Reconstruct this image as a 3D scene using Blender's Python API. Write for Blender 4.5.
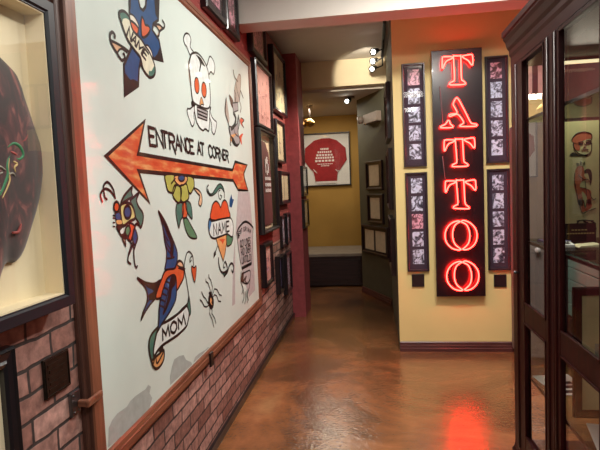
import bpy, bmesh, math, random
from mathutils import Vector, Matrix, noise
random.seed(7)
for o in list(bpy.data.objects): bpy.data.objects.remove(o)
SC=bpy.context.scene; COL=SC.collection; PI=math.pi
# ---------------- camera
cd=bpy.data.cameras.new('camera'); cam=bpy.data.objects.new('camera',cd); COL.objects.link(cam); SC.camera=cam
cd.sensor_fit='HORIZONTAL'; cd.sensor_width=36; cd.lens=36*513.4643/600; cd.clip_start=.05
def cam_matrix(yaw,pitch,roll,loc):
    cy,sy=math.cos(yaw),math.sin(yaw); cp,sp=math.cos(pitch),math.sin(pitch)
    f=Vector((-sy*cp,cy*cp,sp)); r=Vector((cy,sy,0)); u=r.cross(f); c,s=math.cos(roll),math.sin(roll)
    r2=c*r+s*u; u2=-s*r+c*u
    m=Matrix((r2,u2,-f)).transposed().to_4x4(); m.translation=loc; return m
cam.matrix_world=cam_matrix(0.143449,-0.072064,-0.041941,Vector((0,0,1.5)))
# ---------------- world, exposure, ceiling lamps and added lights
w=bpy.data.worlds.new('world'); SC.world=w; w.use_nodes=True
w.node_tree.nodes['Background'].inputs[0].default_value=(1,.9,.78,1); w.node_tree.nodes['Background'].inputs[1].default_value=.05
SC.view_settings.view_transform='Standard'; SC.view_settings.look='None'; SC.view_settings.exposure=0; SC.view_settings.gamma=1
def area(name,loc,sx,sy,power,col,rot=(0,0,0)):
    l=bpy.data.lights.new(name,'AREA'); l.shape='RECTANGLE'; l.size=sx; l.size_y=sy; l.energy=power; l.color=col
    o=bpy.data.objects.new(name,l); o.location=loc; o.rotation_euler=rot; COL.objects.link(o); return o
def spot(name,loc,target,power,col,angle,blend=.4,size=.03):
    l=bpy.data.lights.new(name,'SPOT'); l.energy=power; l.color=col; l.spot_size=math.radians(angle); l.spot_blend=blend; l.shadow_soft_size=size
    o=bpy.data.objects.new(name,l); o.location=loc; d=Vector(target)-Vector(loc); o.rotation_euler=d.to_track_quat('-Z','Y').to_euler(); COL.objects.link(o); return o
WARM=(1,.975,.90)
area('ceiling_lamp_light',(.5,2.95,2.97),1.0,.3,62,WARM)
area('ceiling_lamp_light',(.4,.3,2.97),1.2,.6,22,WARM)
area('ceiling_lamp_light',(.3,-1.5,2.97),1.2,.6,30,WARM)
area('back_room_lamp_light',(-.75,7.6,2.62),.5,.5,15,(1,.88,.7))
spot('added_case_spot',(1.0,.5,2.9),(-.95,1.02,1.6),95,WARM,38,.7)  # unseen spot added to brighten the jacket display case
def point(name,loc,power,col,r):
    l=bpy.data.lights.new(name,'POINT'); l.energy=power; l.color=col; l.shadow_soft_size=r; o=bpy.data.objects.new(name,l); o.location=loc; COL.objects.link(o)
point('added_fill_point',(.75,2.3,2.9),30,WARM,.04)  # unseen point light added to lift the beam front and sign panel
# ---------------- materials
def lin(c):
    c=c/255.; return c/12.92 if c<=.04045 else ((c+.055)/1.055)**2.4
def rgb(r,g,b): return (lin(r),lin(g),lin(b),1)
MATS={}
class NT:
    def __init__(s,name):
        s.m=bpy.data.materials.new(name); s.m.use_nodes=True; s.t=s.m.node_tree; s.b=s.t.nodes['Principled BSDF']; s.out=s.t.nodes['Material Output']
    def n(s,kind,**kw):
        x=s.t.nodes.new(kind)
        for k,v in kw.items(): setattr(x,k,v)
        return x
    def l(s,a,b): s.t.links.new(a,b)
def ramp(nt,stops,mode='LINEAR'):
    r=nt.n('ShaderNodeValToRGB'); r.color_ramp.interpolation=mode
    e=r.color_ramp.elements
    while len(e)<len(stops): e.new(.5)
    for i,(p,c) in enumerate(stops): e[i].position=p; e[i].color=c
    return r
def plain(name,c,rough=.5,metal=0,var=.12,scale=8,coat=0,bump=0,spec=.5):
    nt=NT(name); b=nt.b
    tc=nt.n('ShaderNodeTexCoord'); no=nt.n('ShaderNodeTexNoise'); no.inputs['Scale'].default_value=scale; no.inputs['Detail'].default_value=4
    nt.l(tc.outputs['Object'],no.inputs['Vector'])
    c=rgb(*c); r=ramp(nt,[(.3,tuple(x*(1-var) for x in c[:3])+(1,)),(.7,tuple(min(1,x*(1+var)) for x in c[:3])+(1,))])
    nt.l(no.outputs[0],r.inputs[0]); nt.l(r.outputs[0],b.inputs['Base Color'])
    b.inputs['Roughness'].default_value=rough; b.inputs['Metallic'].default_value=metal; b.inputs['Coat Weight'].default_value=coat; b.inputs['Coat Roughness'].default_value=.05; b.inputs['Specular IOR Level'].default_value=spec
    if bump:
        bp=nt.n('ShaderNodeBump'); bp.inputs['Strength'].default_value=bump; bp.inputs['Distance'].default_value=.01; nt.l(no.outputs[0],bp.inputs['Height']); nt.l(bp.outputs[0],b.inputs['Normal'])
    return nt.m
def woodmat(name,c1,c2,rough=.4,axis=2,coat=.2,spec=.5):
    nt=NT(name); b=nt.b; tc=nt.n('ShaderNodeTexCoord'); mp=nt.n('ShaderNodeMapping'); s=[14,14,14]; s[axis]=1.2; mp.inputs['Scale'].default_value=s
    no=nt.n('ShaderNodeTexNoise'); no.inputs['Scale'].default_value=3; no.inputs['Detail'].default_value=6; no.inputs['Distortion'].default_value=.6
    nt.l(tc.outputs['Object'],mp.inputs[0]); nt.l(mp.outputs[0],no.inputs['Vector'])
    r=ramp(nt,[(.35,rgb(*c1)),(.65,rgb(*c2))]); nt.l(no.outputs[0],r.inputs[0]); nt.l(r.outputs[0],b.inputs['Base Color'])
    b.inputs['Roughness'].default_value=rough; b.inputs['Specular IOR Level'].default_value=spec; b.inputs['Coat Weight'].default_value=coat; b.inputs['Coat Roughness'].default_value=.15
    return nt.m
def glassmat(name,tint=(1,1,1),refl=1.0,ior=1.5):
    nt=NT(name); nt.t.nodes.remove(nt.b)
    tr=nt.n('ShaderNodeBsdfTransparent'); tr.inputs[0].default_value=tint+(1,); gl=nt.n('ShaderNodeBsdfGlossy'); gl.inputs['Roughness'].default_value=.01
    gl.inputs['Color'].default_value=(refl,refl,refl,1)
    fr=nt.n('ShaderNodeFresnel'); ge=nt.n('ShaderNodeNewGeometry'); ma=nt.n('ShaderNodeMath',operation='MULTIPLY_ADD'); nt.l(ge.outputs['Backfacing'],ma.inputs[0]); ma.inputs[1].default_value=1/ior-ior; ma.inputs[2].default_value=ior; nt.l(ma.outputs[0],fr.inputs[0]); mx=nt.n('ShaderNodeMixShader')
    nt.l(fr.outputs[0],mx.inputs[0]); nt.l(tr.outputs[0],mx.inputs[1]); nt.l(gl.outputs[0],mx.inputs[2]); nt.l(mx.outputs[0],nt.out.inputs[0])
    return nt.m
def emis(name,c,s,base=(0,0,0)):
    nt=NT(name); b=nt.b; b.inputs['Base Color'].default_value=base+(1,); b.inputs['Emission Color'].default_value=c+(1,); b.inputs['Emission Strength'].default_value=s; return nt.m
# floor: acid stained polished concrete
def floormat():
    nt=NT('stained_concrete'); b=nt.b; tc=nt.n('ShaderNodeTexCoord')
    n1=nt.n('ShaderNodeTexNoise'); n1.inputs['Scale'].default_value=.9; n1.inputs['Detail'].default_value=7; n1.inputs['Roughness'].default_value=.62; n1.inputs['Distortion'].default_value=.8
    n2=nt.n('ShaderNodeTexNoise'); n2.inputs['Scale'].default_value=6; n2.inputs['Detail'].default_value=6
    n3=nt.n('ShaderNodeTexNoise'); n3.inputs['Scale'].default_value=48; n3.inputs['Detail'].default_value=3
    for n in (n1,n2,n3): nt.l(tc.outputs['Object'],n.inputs['Vector'])
    r=ramp(nt,[(.3,rgb(74,48,29)),(.45,rgb(118,77,46)),(.58,rgb(154,100,60)),(.72,rgb(172,128,84))]); nt.l(n1.outputs[0],r.inputs[0])
    r2=ramp(nt,[(.3,(.72,.72,.72,1)),(.7,(1.15,1.15,1.15,1))]); nt.l(n2.outputs[0],r2.inputs[0])
    mx=nt.n('ShaderNodeMix',data_type='RGBA',blend_type='MULTIPLY'); mx.inputs[0].default_value=.7
    nt.l(r.outputs[0],mx.inputs[6]); nt.l(r2.outputs[0],mx.inputs[7]); nt.l(mx.outputs[2],b.inputs['Base Color'])
    b.inputs['Roughness'].default_value=.26; b.inputs['Coat Weight'].default_value=.9; b.inputs['Coat Roughness'].default_value=.05; b.inputs['Coat IOR'].default_value=1.6
    bp=nt.n('ShaderNodeBump'); bp.inputs['Strength'].default_value=.38; bp.inputs['Distance'].default_value=.006; nt.l(n3.outputs[0],bp.inputs['Height'])
    bp2=nt.n('ShaderNodeBump'); bp2.inputs['Strength'].default_value=.12; bp2.inputs['Distance'].default_value=.02; nt.l(n2.outputs[0],bp2.inputs['Height']); nt.l(bp.outputs[0],bp2.inputs['Normal'])
    nt.l(bp2.outputs[0],b.inputs['Normal']); nt.l(bp2.outputs[0],b.inputs['Coat Normal'])
    return nt.m
def brickmat():
    nt=NT('brick_wall'); b=nt.b; tc=nt.n('ShaderNodeNewGeometry'); sx=nt.n('ShaderNodeSeparateXYZ'); nt.l(tc.outputs['Position'],sx.inputs[0])
    cx=nt.n('ShaderNodeCombineXYZ'); nt.l(sx.outputs['Y'],cx.inputs['X']); nt.l(sx.outputs['Z'],cx.inputs['Y'])
    nz=nt.n('ShaderNodeTexNoise'); nz.inputs['Scale'].default_value=9; nt.l(tc.outputs['Position'],nz.inputs['Vector'])
    ad=nt.n('ShaderNodeMix',data_type='VECTOR'); ad.inputs[0].default_value=.018; nt.l(cx.outputs[0],ad.inputs[4]); nt.l(nz.outputs[1],ad.inputs[5])
    br=nt.n('ShaderNodeTexBrick'); br.inputs['Scale'].default_value=1; br.inputs['Brick Width'].default_value=.21; br.inputs['Row Height'].default_value=.073; br.inputs['Mortar Size'].default_value=.006; br.inputs['Mortar Smooth'].default_value=.25; br.inputs['Bias'].default_value=-.1
    br.inputs['Color1'].default_value=rgb(122,82,72); br.inputs['Color2'].default_value=rgb(178,140,130); br.inputs['Mortar'].default_value=rgb(52,44,42)
    nt.l(ad.outputs[1],br.inputs['Vector'])
    n2=nt.n('ShaderNodeTexNoise'); n2.inputs['Scale'].default_value=30; n2.inputs['Detail'].default_value=6; nt.l(tc.outputs['Position'],n2.inputs['Vector'])
    r2=ramp(nt,[(.3,(.5,.48,.48,1)),(.5,(.95,.95,.95,1)),(.7,(1.5,1.48,1.46,1))]); nt.l(n2.outputs[0],r2.inputs[0])
    mx=nt.n('ShaderNodeMix',data_type='RGBA',blend_type='MULTIPLY'); mx.inputs[0].default_value=.8; nt.l(br.outputs[0],mx.inputs[6]); nt.l(r2.outputs[0],mx.inputs[7])
    # red paint on the upper wall past the sign
    m1=nt.n('ShaderNodeMath',operation='GREATER_THAN'); m1.inputs[1].default_value=.98; nt.l(sx.outputs['Z'],m1.inputs[0])
    m2=nt.n('ShaderNodeMath',operation='GREATER_THAN'); m2.inputs[1].default_value=2.2; nt.l(sx.outputs['Y'],m2.inputs[0])
    m3=nt.n('ShaderNodeMath',operation='MULTIPLY'); nt.l(m1.outputs[0],m3.inputs[0]); nt.l(m2.outputs[0],m3.inputs[1])
    rp=nt.n('ShaderNodeMix',data_type='RGBA'); nt.l(m3.outputs[0],rp.inputs[0]); nt.l(mx.outputs[2],rp.inputs[6]); rp.inputs[7].default_value=rgb(132,54,50)
    nt.l(rp.outputs[2],b.inputs['Base Color']); b.inputs['Roughness'].default_value=.75
    bp=nt.n('ShaderNodeBump'); bp.inputs['Strength'].default_value=.6; bp.inputs['Distance'].default_value=.01
    sb=nt.n('ShaderNodeMath',operation='SUBTRACT'); sb.inputs[0].default_value=1; nt.l(br.outputs['Fac'],sb.inputs[1])
    av=nt.n('ShaderNodeMath',operation='MULTIPLY_ADD'); nt.l(n2.outputs[0],av.inputs[0]); av.inputs[1].default_value=.5; nt.l(sb.outputs[0],av.inputs[2])
    nt.l(av.outputs[0],bp.inputs['Height']); nt.l(bp.outputs[0],b.inputs['Normal'])
    return nt.m
def photomat(name='old_photograph',light=(206,212,236),dark=(40,34,52),scale=24):
    nt=NT(name); b=nt.b; tc=nt.n('ShaderNodeTexCoord'); oi=nt.n('ShaderNodeObjectInfo')
    ad=nt.n('ShaderNodeVectorMath',operation='ADD'); ml=nt.n('ShaderNodeMath',operation='MULTIPLY'); ml.inputs[1].default_value=40; nt.l(oi.outputs['Random'],ml.inputs[0]); nt.l(tc.outputs['Object'],ad.inputs[0]); nt.l(ml.outputs[0],ad.inputs[1])
    no=nt.n('ShaderNodeTexNoise'); no.inputs['Scale'].default_value=scale; no.inputs['Detail'].default_value=4; no.inputs['Distortion'].default_value=1.2; nt.l(ad.outputs[0],no.inputs['Vector'])
    r=ramp(nt,[(.36,rgb(*dark)),(.47,rgb(*[(a+b_)//2 for a,b_ in zip(light,dark)])),(.54,rgb(*light)),(.7,rgb(*[min(255,int(a*1.1)) for a in light]))]); nt.l(no.outputs[0],r.inputs[0]); nt.l(r.outputs[0],b.inputs['Base Color']); b.inputs['Roughness'].default_value=.35
    return nt.m
def camomat():
    nt=NT('maroon_camouflage_velvet'); b=nt.b; tc=nt.n('ShaderNodeTexCoord'); mp=nt.n('ShaderNodeMapping'); mp.inputs['Scale'].default_value=(10,10,5); nt.l(tc.outputs['Object'],mp.inputs[0])
    no=nt.n('ShaderNodeTexNoise'); no.inputs['Scale'].default_value=1.6; no.inputs['Detail'].default_value=5; no.inputs['Distortion'].default_value=2; nt.l(mp.outputs[0],no.inputs['Vector'])
    r=ramp(nt,[(.40,rgb(20,8,10)),(.50,rgb(42,14,17)),(.57,rgb(66,24,27)),(.68,rgb(128,72,66))]); nt.l(no.outputs[0],r.inputs[0]); nt.l(r.outputs[0],b.inputs['Base Color']); b.inputs['Roughness'].default_value=.7; b.inputs['Sheen Weight'].default_value=.3
    return nt.m
def arrowmat():
    nt=NT('painted_orange_arrow'); b=nt.b; tc=nt.n('ShaderNodeTexCoord'); mp=nt.n('ShaderNodeMapping'); mp.inputs['Scale'].default_value=(1,3.2,14); mp.inputs['Rotation'].default_value=(-.2,0,0); nt.l(tc.outputs['Object'],mp.inputs[0])
    no=nt.n('ShaderNodeTexNoise'); no.inputs['Scale'].default_value=2.2; no.inputs['Detail'].default_value=5; nt.l(mp.outputs[0],no.inputs['Vector'])
    r=ramp(nt,[(.38,rgb(196,72,40)),(.5,rgb(204,92,52)),(.6,rgb(214,140,84)),(.7,rgb(222,176,120))]); nt.l(no.outputs[0],r.inputs[0]); nt.l(r.outputs[0],b.inputs['Base Color']); b.inputs['Roughness'].default_value=.4; b.inputs['Coat Weight'].default_value=.3; b.inputs['Coat Roughness'].default_value=.03
    return nt.m
def paint(name,c): 
    return plain(name,c,.4,0,.10,30,coat=.3,spec=.3)
PAL={'K':(24,20,22),'BL':(12,74,126),'BL2':(60,120,170),'O':(208,92,52),'OR':(214,84,46),'OY':(218,160,104),'FL':(222,184,148),'FL2':(176,140,118),'TE':(64,116,104),'TG':(84,132,100),'GY':(172,176,88),'YE':(204,198,130),'W':(226,226,212),'W2':(220,232,230),'C':(222,224,200),'GR':(158,156,158),'BG':(172,160,150),'BR':(92,62,50),'PG':(168,182,180),'PM':(190,186,188)}
PM={k:paint('sign_paint_'+n,PAL[k]) for k,n in dict(K='black',BL='blue',BL2='light_blue',O='orange',OR='red_orange',OY='sand',FL='flesh',FL2='brown_wash',TE='teal',TG='green',GY='lime',YE='yellow',W='white',W2='cool_white',C='cream',GR='grey',BG='beige',BR='brown',PG='bare_grey',PM='bare_mauve').items()}
PM['AR']=arrowmat()
M=dict(floor=floormat(),brick=brickmat(),ceil=plain('white_ceiling_paint',(196,190,182),.8,var=.03),yellow=plain('yellow_wall_paint',(232,208,142),.6,var=.03,scale=3),
 ochre=plain('ochre_wall_paint',(172,134,62),.7,var=.06,scale=3),green=plain('grey_green_wall_paint',(92,92,74),.7,var=.05),cream=plain('cream_wall_paint',(214,200,170),.8,var=.03),red=plain('red_plaster',(148,64,68),.7,var=.15,scale=20,bump=.3),
 darkwall=plain('dark_brown_wall_paint',(58,42,40),.7,var=.08),near=plain('near_wall_paint',(150,130,104),.8,var=.05),
 signwood=woodmat('reddish_sign_wood',(104,62,46),(138,88,66),.38,2),signwood_h=woodmat('reddish_sign_wood_rail',(104,62,46),(138,88,66),.38,1),
 signshade=woodmat('shaded_sign_wood_edge',(58,34,28),(82,50,40),.45,2),mahog=woodmat('dark_mahogany',(40,7,9),(58,11,13),.45,2,0,.25),mahog_h=woodmat('dark_mahogany_rail',(40,7,9),(58,11,13),.45,1,0,.25),basew=woodmat('maroon_baseboard_wood',(72,34,34),(98,54,50),.4,0),
 black=plain('black_lacquer',(22,20,24),.3,coat=.3,spec=.5),blueblack=plain('blue_black_lacquer',(24,27,34),.45,spec=.3),dkframe=plain('dark_maroon_frame',(38,24,28),.35,coat=.2),pframe=plain('dark_plum_frame',(44,32,40),.35,coat=.3),
 cream_mat=plain('cream_mat_board',(226,212,178),.9,var=.03),plum=plain('plum_mat_board',(58,40,58),.8,var=.05),plate=plain('pale_enamel_panel',(208,226,220),.35,var=.03,scale=5,coat=.16,spec=.3),
 acrylic=plain('black_acrylic',(24,16,22),.27,coat=.15,var=.05),metal=plain('grey_steel',(110,114,118),.4,1),brass=plain('aged_brass',(170,130,70),.3,1),bronze=plain('dark_bronze',(44,38,32),.4,.7,.3,60),
 photo=photomat(),photor=photomat('red_tinted_photograph',(226,170,190),(70,20,34)),camo=camomat(),glass=glassmat('picture_glass'),cabglass=glassmat('cabinet_glass'),shelfglass=glassmat('shelf_glass',(.80,.92,.88),.4),
 track=plain('black_track_metal',(26,26,28),.4),lens=emis('lit_lamp_lens',(1,.93,.8),22),paper=plain('aged_paper',(214,204,176),.8,var=.08,scale=20),white=plain('white_paper',(224,224,222),.7,var=.04),ink=plain('black_ink',(28,26,28),.6),
 pink=plain('pink_paper',(226,168,160),.7,var=.14,scale=14),creamp=plain('cream_drawing_paper',(230,216,178),.7,var=.1,scale=14),maroon=plain('maroon_cloth',(98,26,40),.8,var=.2,scale=25),redcloth=plain('red_cloth',(150,24,32),.75,var=.15,scale=14),
 stone=plain('pale_grey_bench_top',(150,140,128),.6),bench=woodmat('dark_bench_wood',(34,16,18),(54,28,28),.5,0,.1),plaster=plain('off_white_plastic',(156,142,134),.5),locker=plain('grey_brown_locker_paint',(110,100,96),.5,var=.08),teal=plain('grey_teal_boards',(92,122,112),.6),
 devil=plain('red_ink',(186,92,66),.7,var=.15),tan=plain('tan_flash_paper',(196,178,136),.8,var=.1,scale=10),greenp=plain('green_thread',(44,118,78),.6),goldp=plain('gold_thread',(196,170,110),.5),redp=plain('red_thread',(150,62,58),.6),
 purple=plain('purple_print',(120,104,150),.5,var=.3,scale=30),greyprint=plain('grey_print',(140,140,126),.5,var=.35,scale=26),brightcloth=plain('white_print',(226,220,220),.7),grey=plain('grey_cable',(90,80,84),.5),
 tube=emis('red_neon_glass',(1,.014,.010),46),knobglass=plain('pale_knob',(190,186,184),.2,0,coat=1),bar=emis('lit_display_lamp_tube',(1,.86,.5),1.1,(.8,.7,.4)))
# ---------------- mesh helpers
def box(bm,x0,x1,y0,y1,z0,z1,bev=0):
    vs=[bm.verts.new((x,y,z)) for x in (x0,x1) for y in (y0,y1) for z in (z0,z1)]
    fs=[(0,1,3,2),(4,6,7,5),(0,4,5,1),(2,3,7,6),(0,2,6,4),(1,5,7,3)]
    f=[bm.faces.new([vs[i] for i in q]) for q in fs]
    if bev: bmesh.ops.bevel(bm,geom=list({e for q in f for e in q.edges}),offset=bev,segments=2,affect='EDGES',profile=.5)
    return vs
def ring(bm,x0,x1,z0,z1,prof,mi=0,side=(1,1,1,1)):
    sl,sr,sb,st=side
    # frame moulding: profile of (inset, y) points swept round a rectangle in local XZ, mitred corners
    loops=[]
    for ins,y in prof:
        loops.append([bm.verts.new(p) for p in ((x0+ins*sl,y,z0+ins*sb),(x1-ins*sr,y,z0+ins*sb),(x1-ins*sr,y,z1-ins*st),(x0+ins*sl,y,z1-ins*st))])
    n=len(loops)
    for i in range(n):
        a,b=loops[i],loops[(i+1)%n]
        for k in range(4):
            f=bm.faces.new((a[k],a[(k+1)%4],b[(k+1)%4],b[k])); f.material_index=mi
def tube(bm,pts,r,closed=False,seg=8,mi=0,taper=None):
    pts=[Vector(p) for p in pts]; n=len(pts); rings=[]
    up=None
    for i,p in enumerate(pts):
        a=pts[(i-1)%n] if (closed or i>0) else p; b=pts[(i+1)%n] if (closed or i<n-1) else p
        t=(b-a).normalized()
        if up is None or abs(up.dot(t))>.95:
            up=Vector((0,0,1)) if abs(t.z)<.9 else Vector((1,0,0))
        s=t.cross(up).normalized(); u2=s.cross(t).normalized(); up=u2
        rr=r if taper is None else r*taper(i/(n-1))
        rings.append([bm.verts.new(p+(s*math.cos(2*PI*k/seg)+u2*math.sin(2*PI*k/seg))*rr) for k in range(seg)])
    m=n if closed else n-1
    for i in range(m):
        a,b=rings[i],rings[(i+1)%n]
        best=0
        if closed and i==n-1:
            best=min(range(seg),key=lambda q:sum((a[k].co-b[(k+q)%seg].co).length for k in range(seg)))
        for k in range(seg):
            f=bm.faces.new((a[k],a[(k+1)%seg],b[(k+1+best)%seg],b[(k+best)%seg])); f.smooth=True; f.material_index=mi
    if not closed:
        for q in (rings[0][::-1],rings[-1]): 
            f=bm.faces.new(q); f.material_index=mi
def lathe(bm,prof,axis_o,axis_d,seg=20,mi=0):
    o=Vector(axis_o); d=Vector(axis_d).normalized(); s=d.orthogonal().normalized(); t=d.cross(s); rings=[]
    for r,h in prof: rings.append([bm.verts.new(o+d*h+(s*math.cos(2*PI*k/seg)+t*math.sin(2*PI*k/seg))*max(r,.0004)) for k in range(seg)])
    for a,b in zip(rings,rings[1:]):
        for k in range(seg):
            f=bm.faces.new((a[k],a[(k+1)%seg],b[(k+1)%seg],b[k])); f.smooth=True; f.material_index=mi
    for q in (rings[0][::-1],rings[-1]): f=bm.faces.new(q); f.material_index=mi
def catmull(p,closed,n=5):
    N=len(p); o=[]
    if N<3: return list(p)
    for i in range(N if closed else N-1):
        g=lambda j:p[j%N] if closed else p[min(max(j,0),N-1)]
        a,b,c,d=g(i-1),g(i),g(i+1),g(i+2)
        for k in range(n):
            t=k/n; o.append(tuple(.5*((2*b[q])+(c[q]-a[q])*t+(2*a[q]-5*b[q]+4*c[q]-d[q])*t*t+(3*b[q]-a[q]-3*c[q]+d[q])*t**3) for q in range(len(b))))
    if not closed: o.append(tuple(p[-1]))
    return o
def slab(bm,pts,y0,y1,mi=0,bev=0):
    # outline in local XZ given thickness from y0 (front) to y1
    a=[bm.verts.new((x,y0,z)) for x,z in pts]; b=[bm.verts.new((x,y1,z)) for x,z in pts]; n=len(pts); fs=[]
    fs.append(bm.faces.new(a)); fs.append(bm.faces.new(b[::-1]))
    for i in range(n): fs.append(bm.faces.new((a[i],b[i],b[(i+1)%n],a[(i+1)%n])))
    for f in fs: f.material_index=mi
    if bev: bmesh.ops.bevel(bm,geom=list(fs[0].edges),offset=bev,segments=3,affect='EDGES',profile=.5)
def puff(bm,pts,y0,h,mi=0,amp=0,seed=0):
    # cushioned garment: outline in XZ rising towards the viewer (-Y) by h
    cx=sum(p[0] for p in pts)/len(pts); cz=sum(p[1] for p in pts)/len(pts); L=[1,.985,.95,.88,.78,.66,.54,.42,.3,.18,.08]; loops=[]
    loops.append([bm.verts.new((x,y0,z)) for x,z in pts])
    for s in L:
        k=math.sqrt(max(0,1-s**3)); l=[]
        for x,z in pts:
            X=cx+(x-cx)*s; Z=cz+(z-cz)*s; q=noise.noise(Vector((X*9+seed,Z*5,seed*3.1)))*amp*min(1,k*2)
            l.append(bm.verts.new((X,y0-.008-h*k-q,Z)))
        loops.append(l)
    n=len(pts)
    for a,b in zip(loops,loops[1:]):
        for i in range(n): f=bm.faces.new((a[i],a[(i+1)%n],b[(i+1)%n],b[i])); f.smooth=True; f.material_index=mi
    f=bm.faces.new(loops[-1]); f.smooth=True; f.material_index=mi; bm.faces.new(loops[0][::-1]).material_index=mi
def obj(name,bm,mats,parent=None,world=None):
    if world is not None: bmesh.ops.translate(bm,verts=bm.verts,vec=-Vector(world))
    bmesh.ops.recalc_face_normals(bm,faces=bm.faces)
    me=bpy.data.meshes.new(name); bm.to_mesh(me); bm.free()
    for m in (mats if isinstance(mats,(list,tuple)) else [mats]): me.materials.append(m)
    o=bpy.data.objects.new(name,me); COL.objects.link(o)
    if parent: o.parent=parent
    return o
def thing(name,label,cat,loc=(0,0,0),rz=0,group=None):
    o=bpy.data.objects.new(name,None); COL.objects.link(o); o.empty_display_size=.1; o.location=loc; o.rotation_euler=(0,0,rz); tag(o,label,cat,group); return o
def tag(o,label,cat,group=None):
    o['label']=label; o['category']=cat
    if group: o['group']=group
    return o
def struct(name,m,*boxes,bev=0):
    bm=bmesh.new()
    for b in boxes: box(bm,*b,bev)
    o=obj(name,bm,m); o['kind']='structure'; return o
BM=bmesh.new
# ---------------- setting
XW=-.965; DT=4.6016
struct('floor',M['floor'],(-1.6,1.75,-2.6,8.9,-.1,0))
struct('wall_left',M['brick'],(XW-.15,XW,-2.5,5.83,0,3.02))
struct('ceiling',M['ceil'],(-1.2,1.65,-2.5,6.4,3.01,3.1))
struct('ceiling_back_room',M['ceil'],(-1.5,.9,6.42,8.7,2.665,2.75))
struct('trim_1',M['red'],(-1.115,-.815,5.83,6.3,0,3.01))
bm=BM(); box(bm,.1975,1.65,DT,DT+.12,0,3.01); box(bm,.1975,.32,DT+.12,6.35,0,3.01); o=obj('wall_back',bm,[M['yellow'],M['green']]); o['kind']='structure'
for p in o.data.polygons:
    if p.center.y>DT+.01: p.material_index=1
struct('wall_right',M['darkwall'],(1.5,1.62,-2.5,DT,0,3.01))
struct('wall_front',M['near'],(-1.1,1.62,-2.62,-2.5,0,3.01))
struct('beam',M['ceil'],(XW,1.5,3.75,3.97,2.71,3.02)); bpy.data.objects['beam'].name='trim_2'
struct('wall_header',M['cream'],(-.95,.32,6.3,6.42,2.70,3.01))
struct('wall_far',M['ochre'],(-1.5,.2,8.6,8.7,0,2.7))
struct('wall_far_left',M['ochre'],(-1.5,-1.4,6.3,8.6,0,2.7),(-1.4,-1.115,6.3,6.42,0,2.7))
# angled grey-green wall
bm=BM(); q=[(-.183,7.2),(.1975,6.352),(.32,6.36),(.32,7.2),(-.06,8.6),(-.183,8.6)]
a=[bm.verts.new((x,y,0)) for x,y in q]; b=[bm.verts.new((x,y,2.7)) for x,y in q]; bm.faces.new(a); bm.faces.new(b[::-1])
for i in range(6): bm.faces.new((a[i],a[(i+1)%6],b[(i+1)%6],b[i]))
o=obj('wall_angled',bm,M['green']); o['kind']='structure'
# baseboards: three-step moulding
def baseb(name,p0,p1,m):
    p0=Vector(p0+(0,));p1=Vector(p1+(0,)); d=(p1-p0).normalized(); n=Vector((d.y,-d.x,0)); bm=BM(); prof=[(0,0),(.022,0),(.022,.03),(.017,.034),(.017,.056),(.011,.06),(.011,.08),(.004,.088),(0,.088)]
    A=[bm.verts.new(p0+n*x+Vector((0,0,z))) for x,z in prof]; B=[bm.verts.new(p1+n*x+Vector((0,0,z))) for x,z in prof]; k=len(prof)
    for i in range(k): bm.faces.new((A[i],A[(i+1)%k],B[(i+1)%k],B[i]))
    bm.faces.new(A); bm.faces.new(B[::-1]); o=obj(name,bm,m); o['kind']='structure'; return o
baseb('baseboard_back',(.1975,DT),(1.5,DT),M['basew'])
baseb('baseboard_angled',(-.183,7.2),(.1975,6.352),M['basew'])
struct('baseboard_left',M['black'],(XW,-.946,-2.5,5.83,0,.05))
struct('baseboard_right',M['mahog_h'],(1.47,1.5,-2.5,4.2,0,.42))
bm=BM()
for i in range(5): box(bm,1.478,1.4999,-2.5,4.2,.43+i*.095,.52+i*.095,.004)
o=obj('trim_3',bm,M['teal']); o['kind']='structure'
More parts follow.
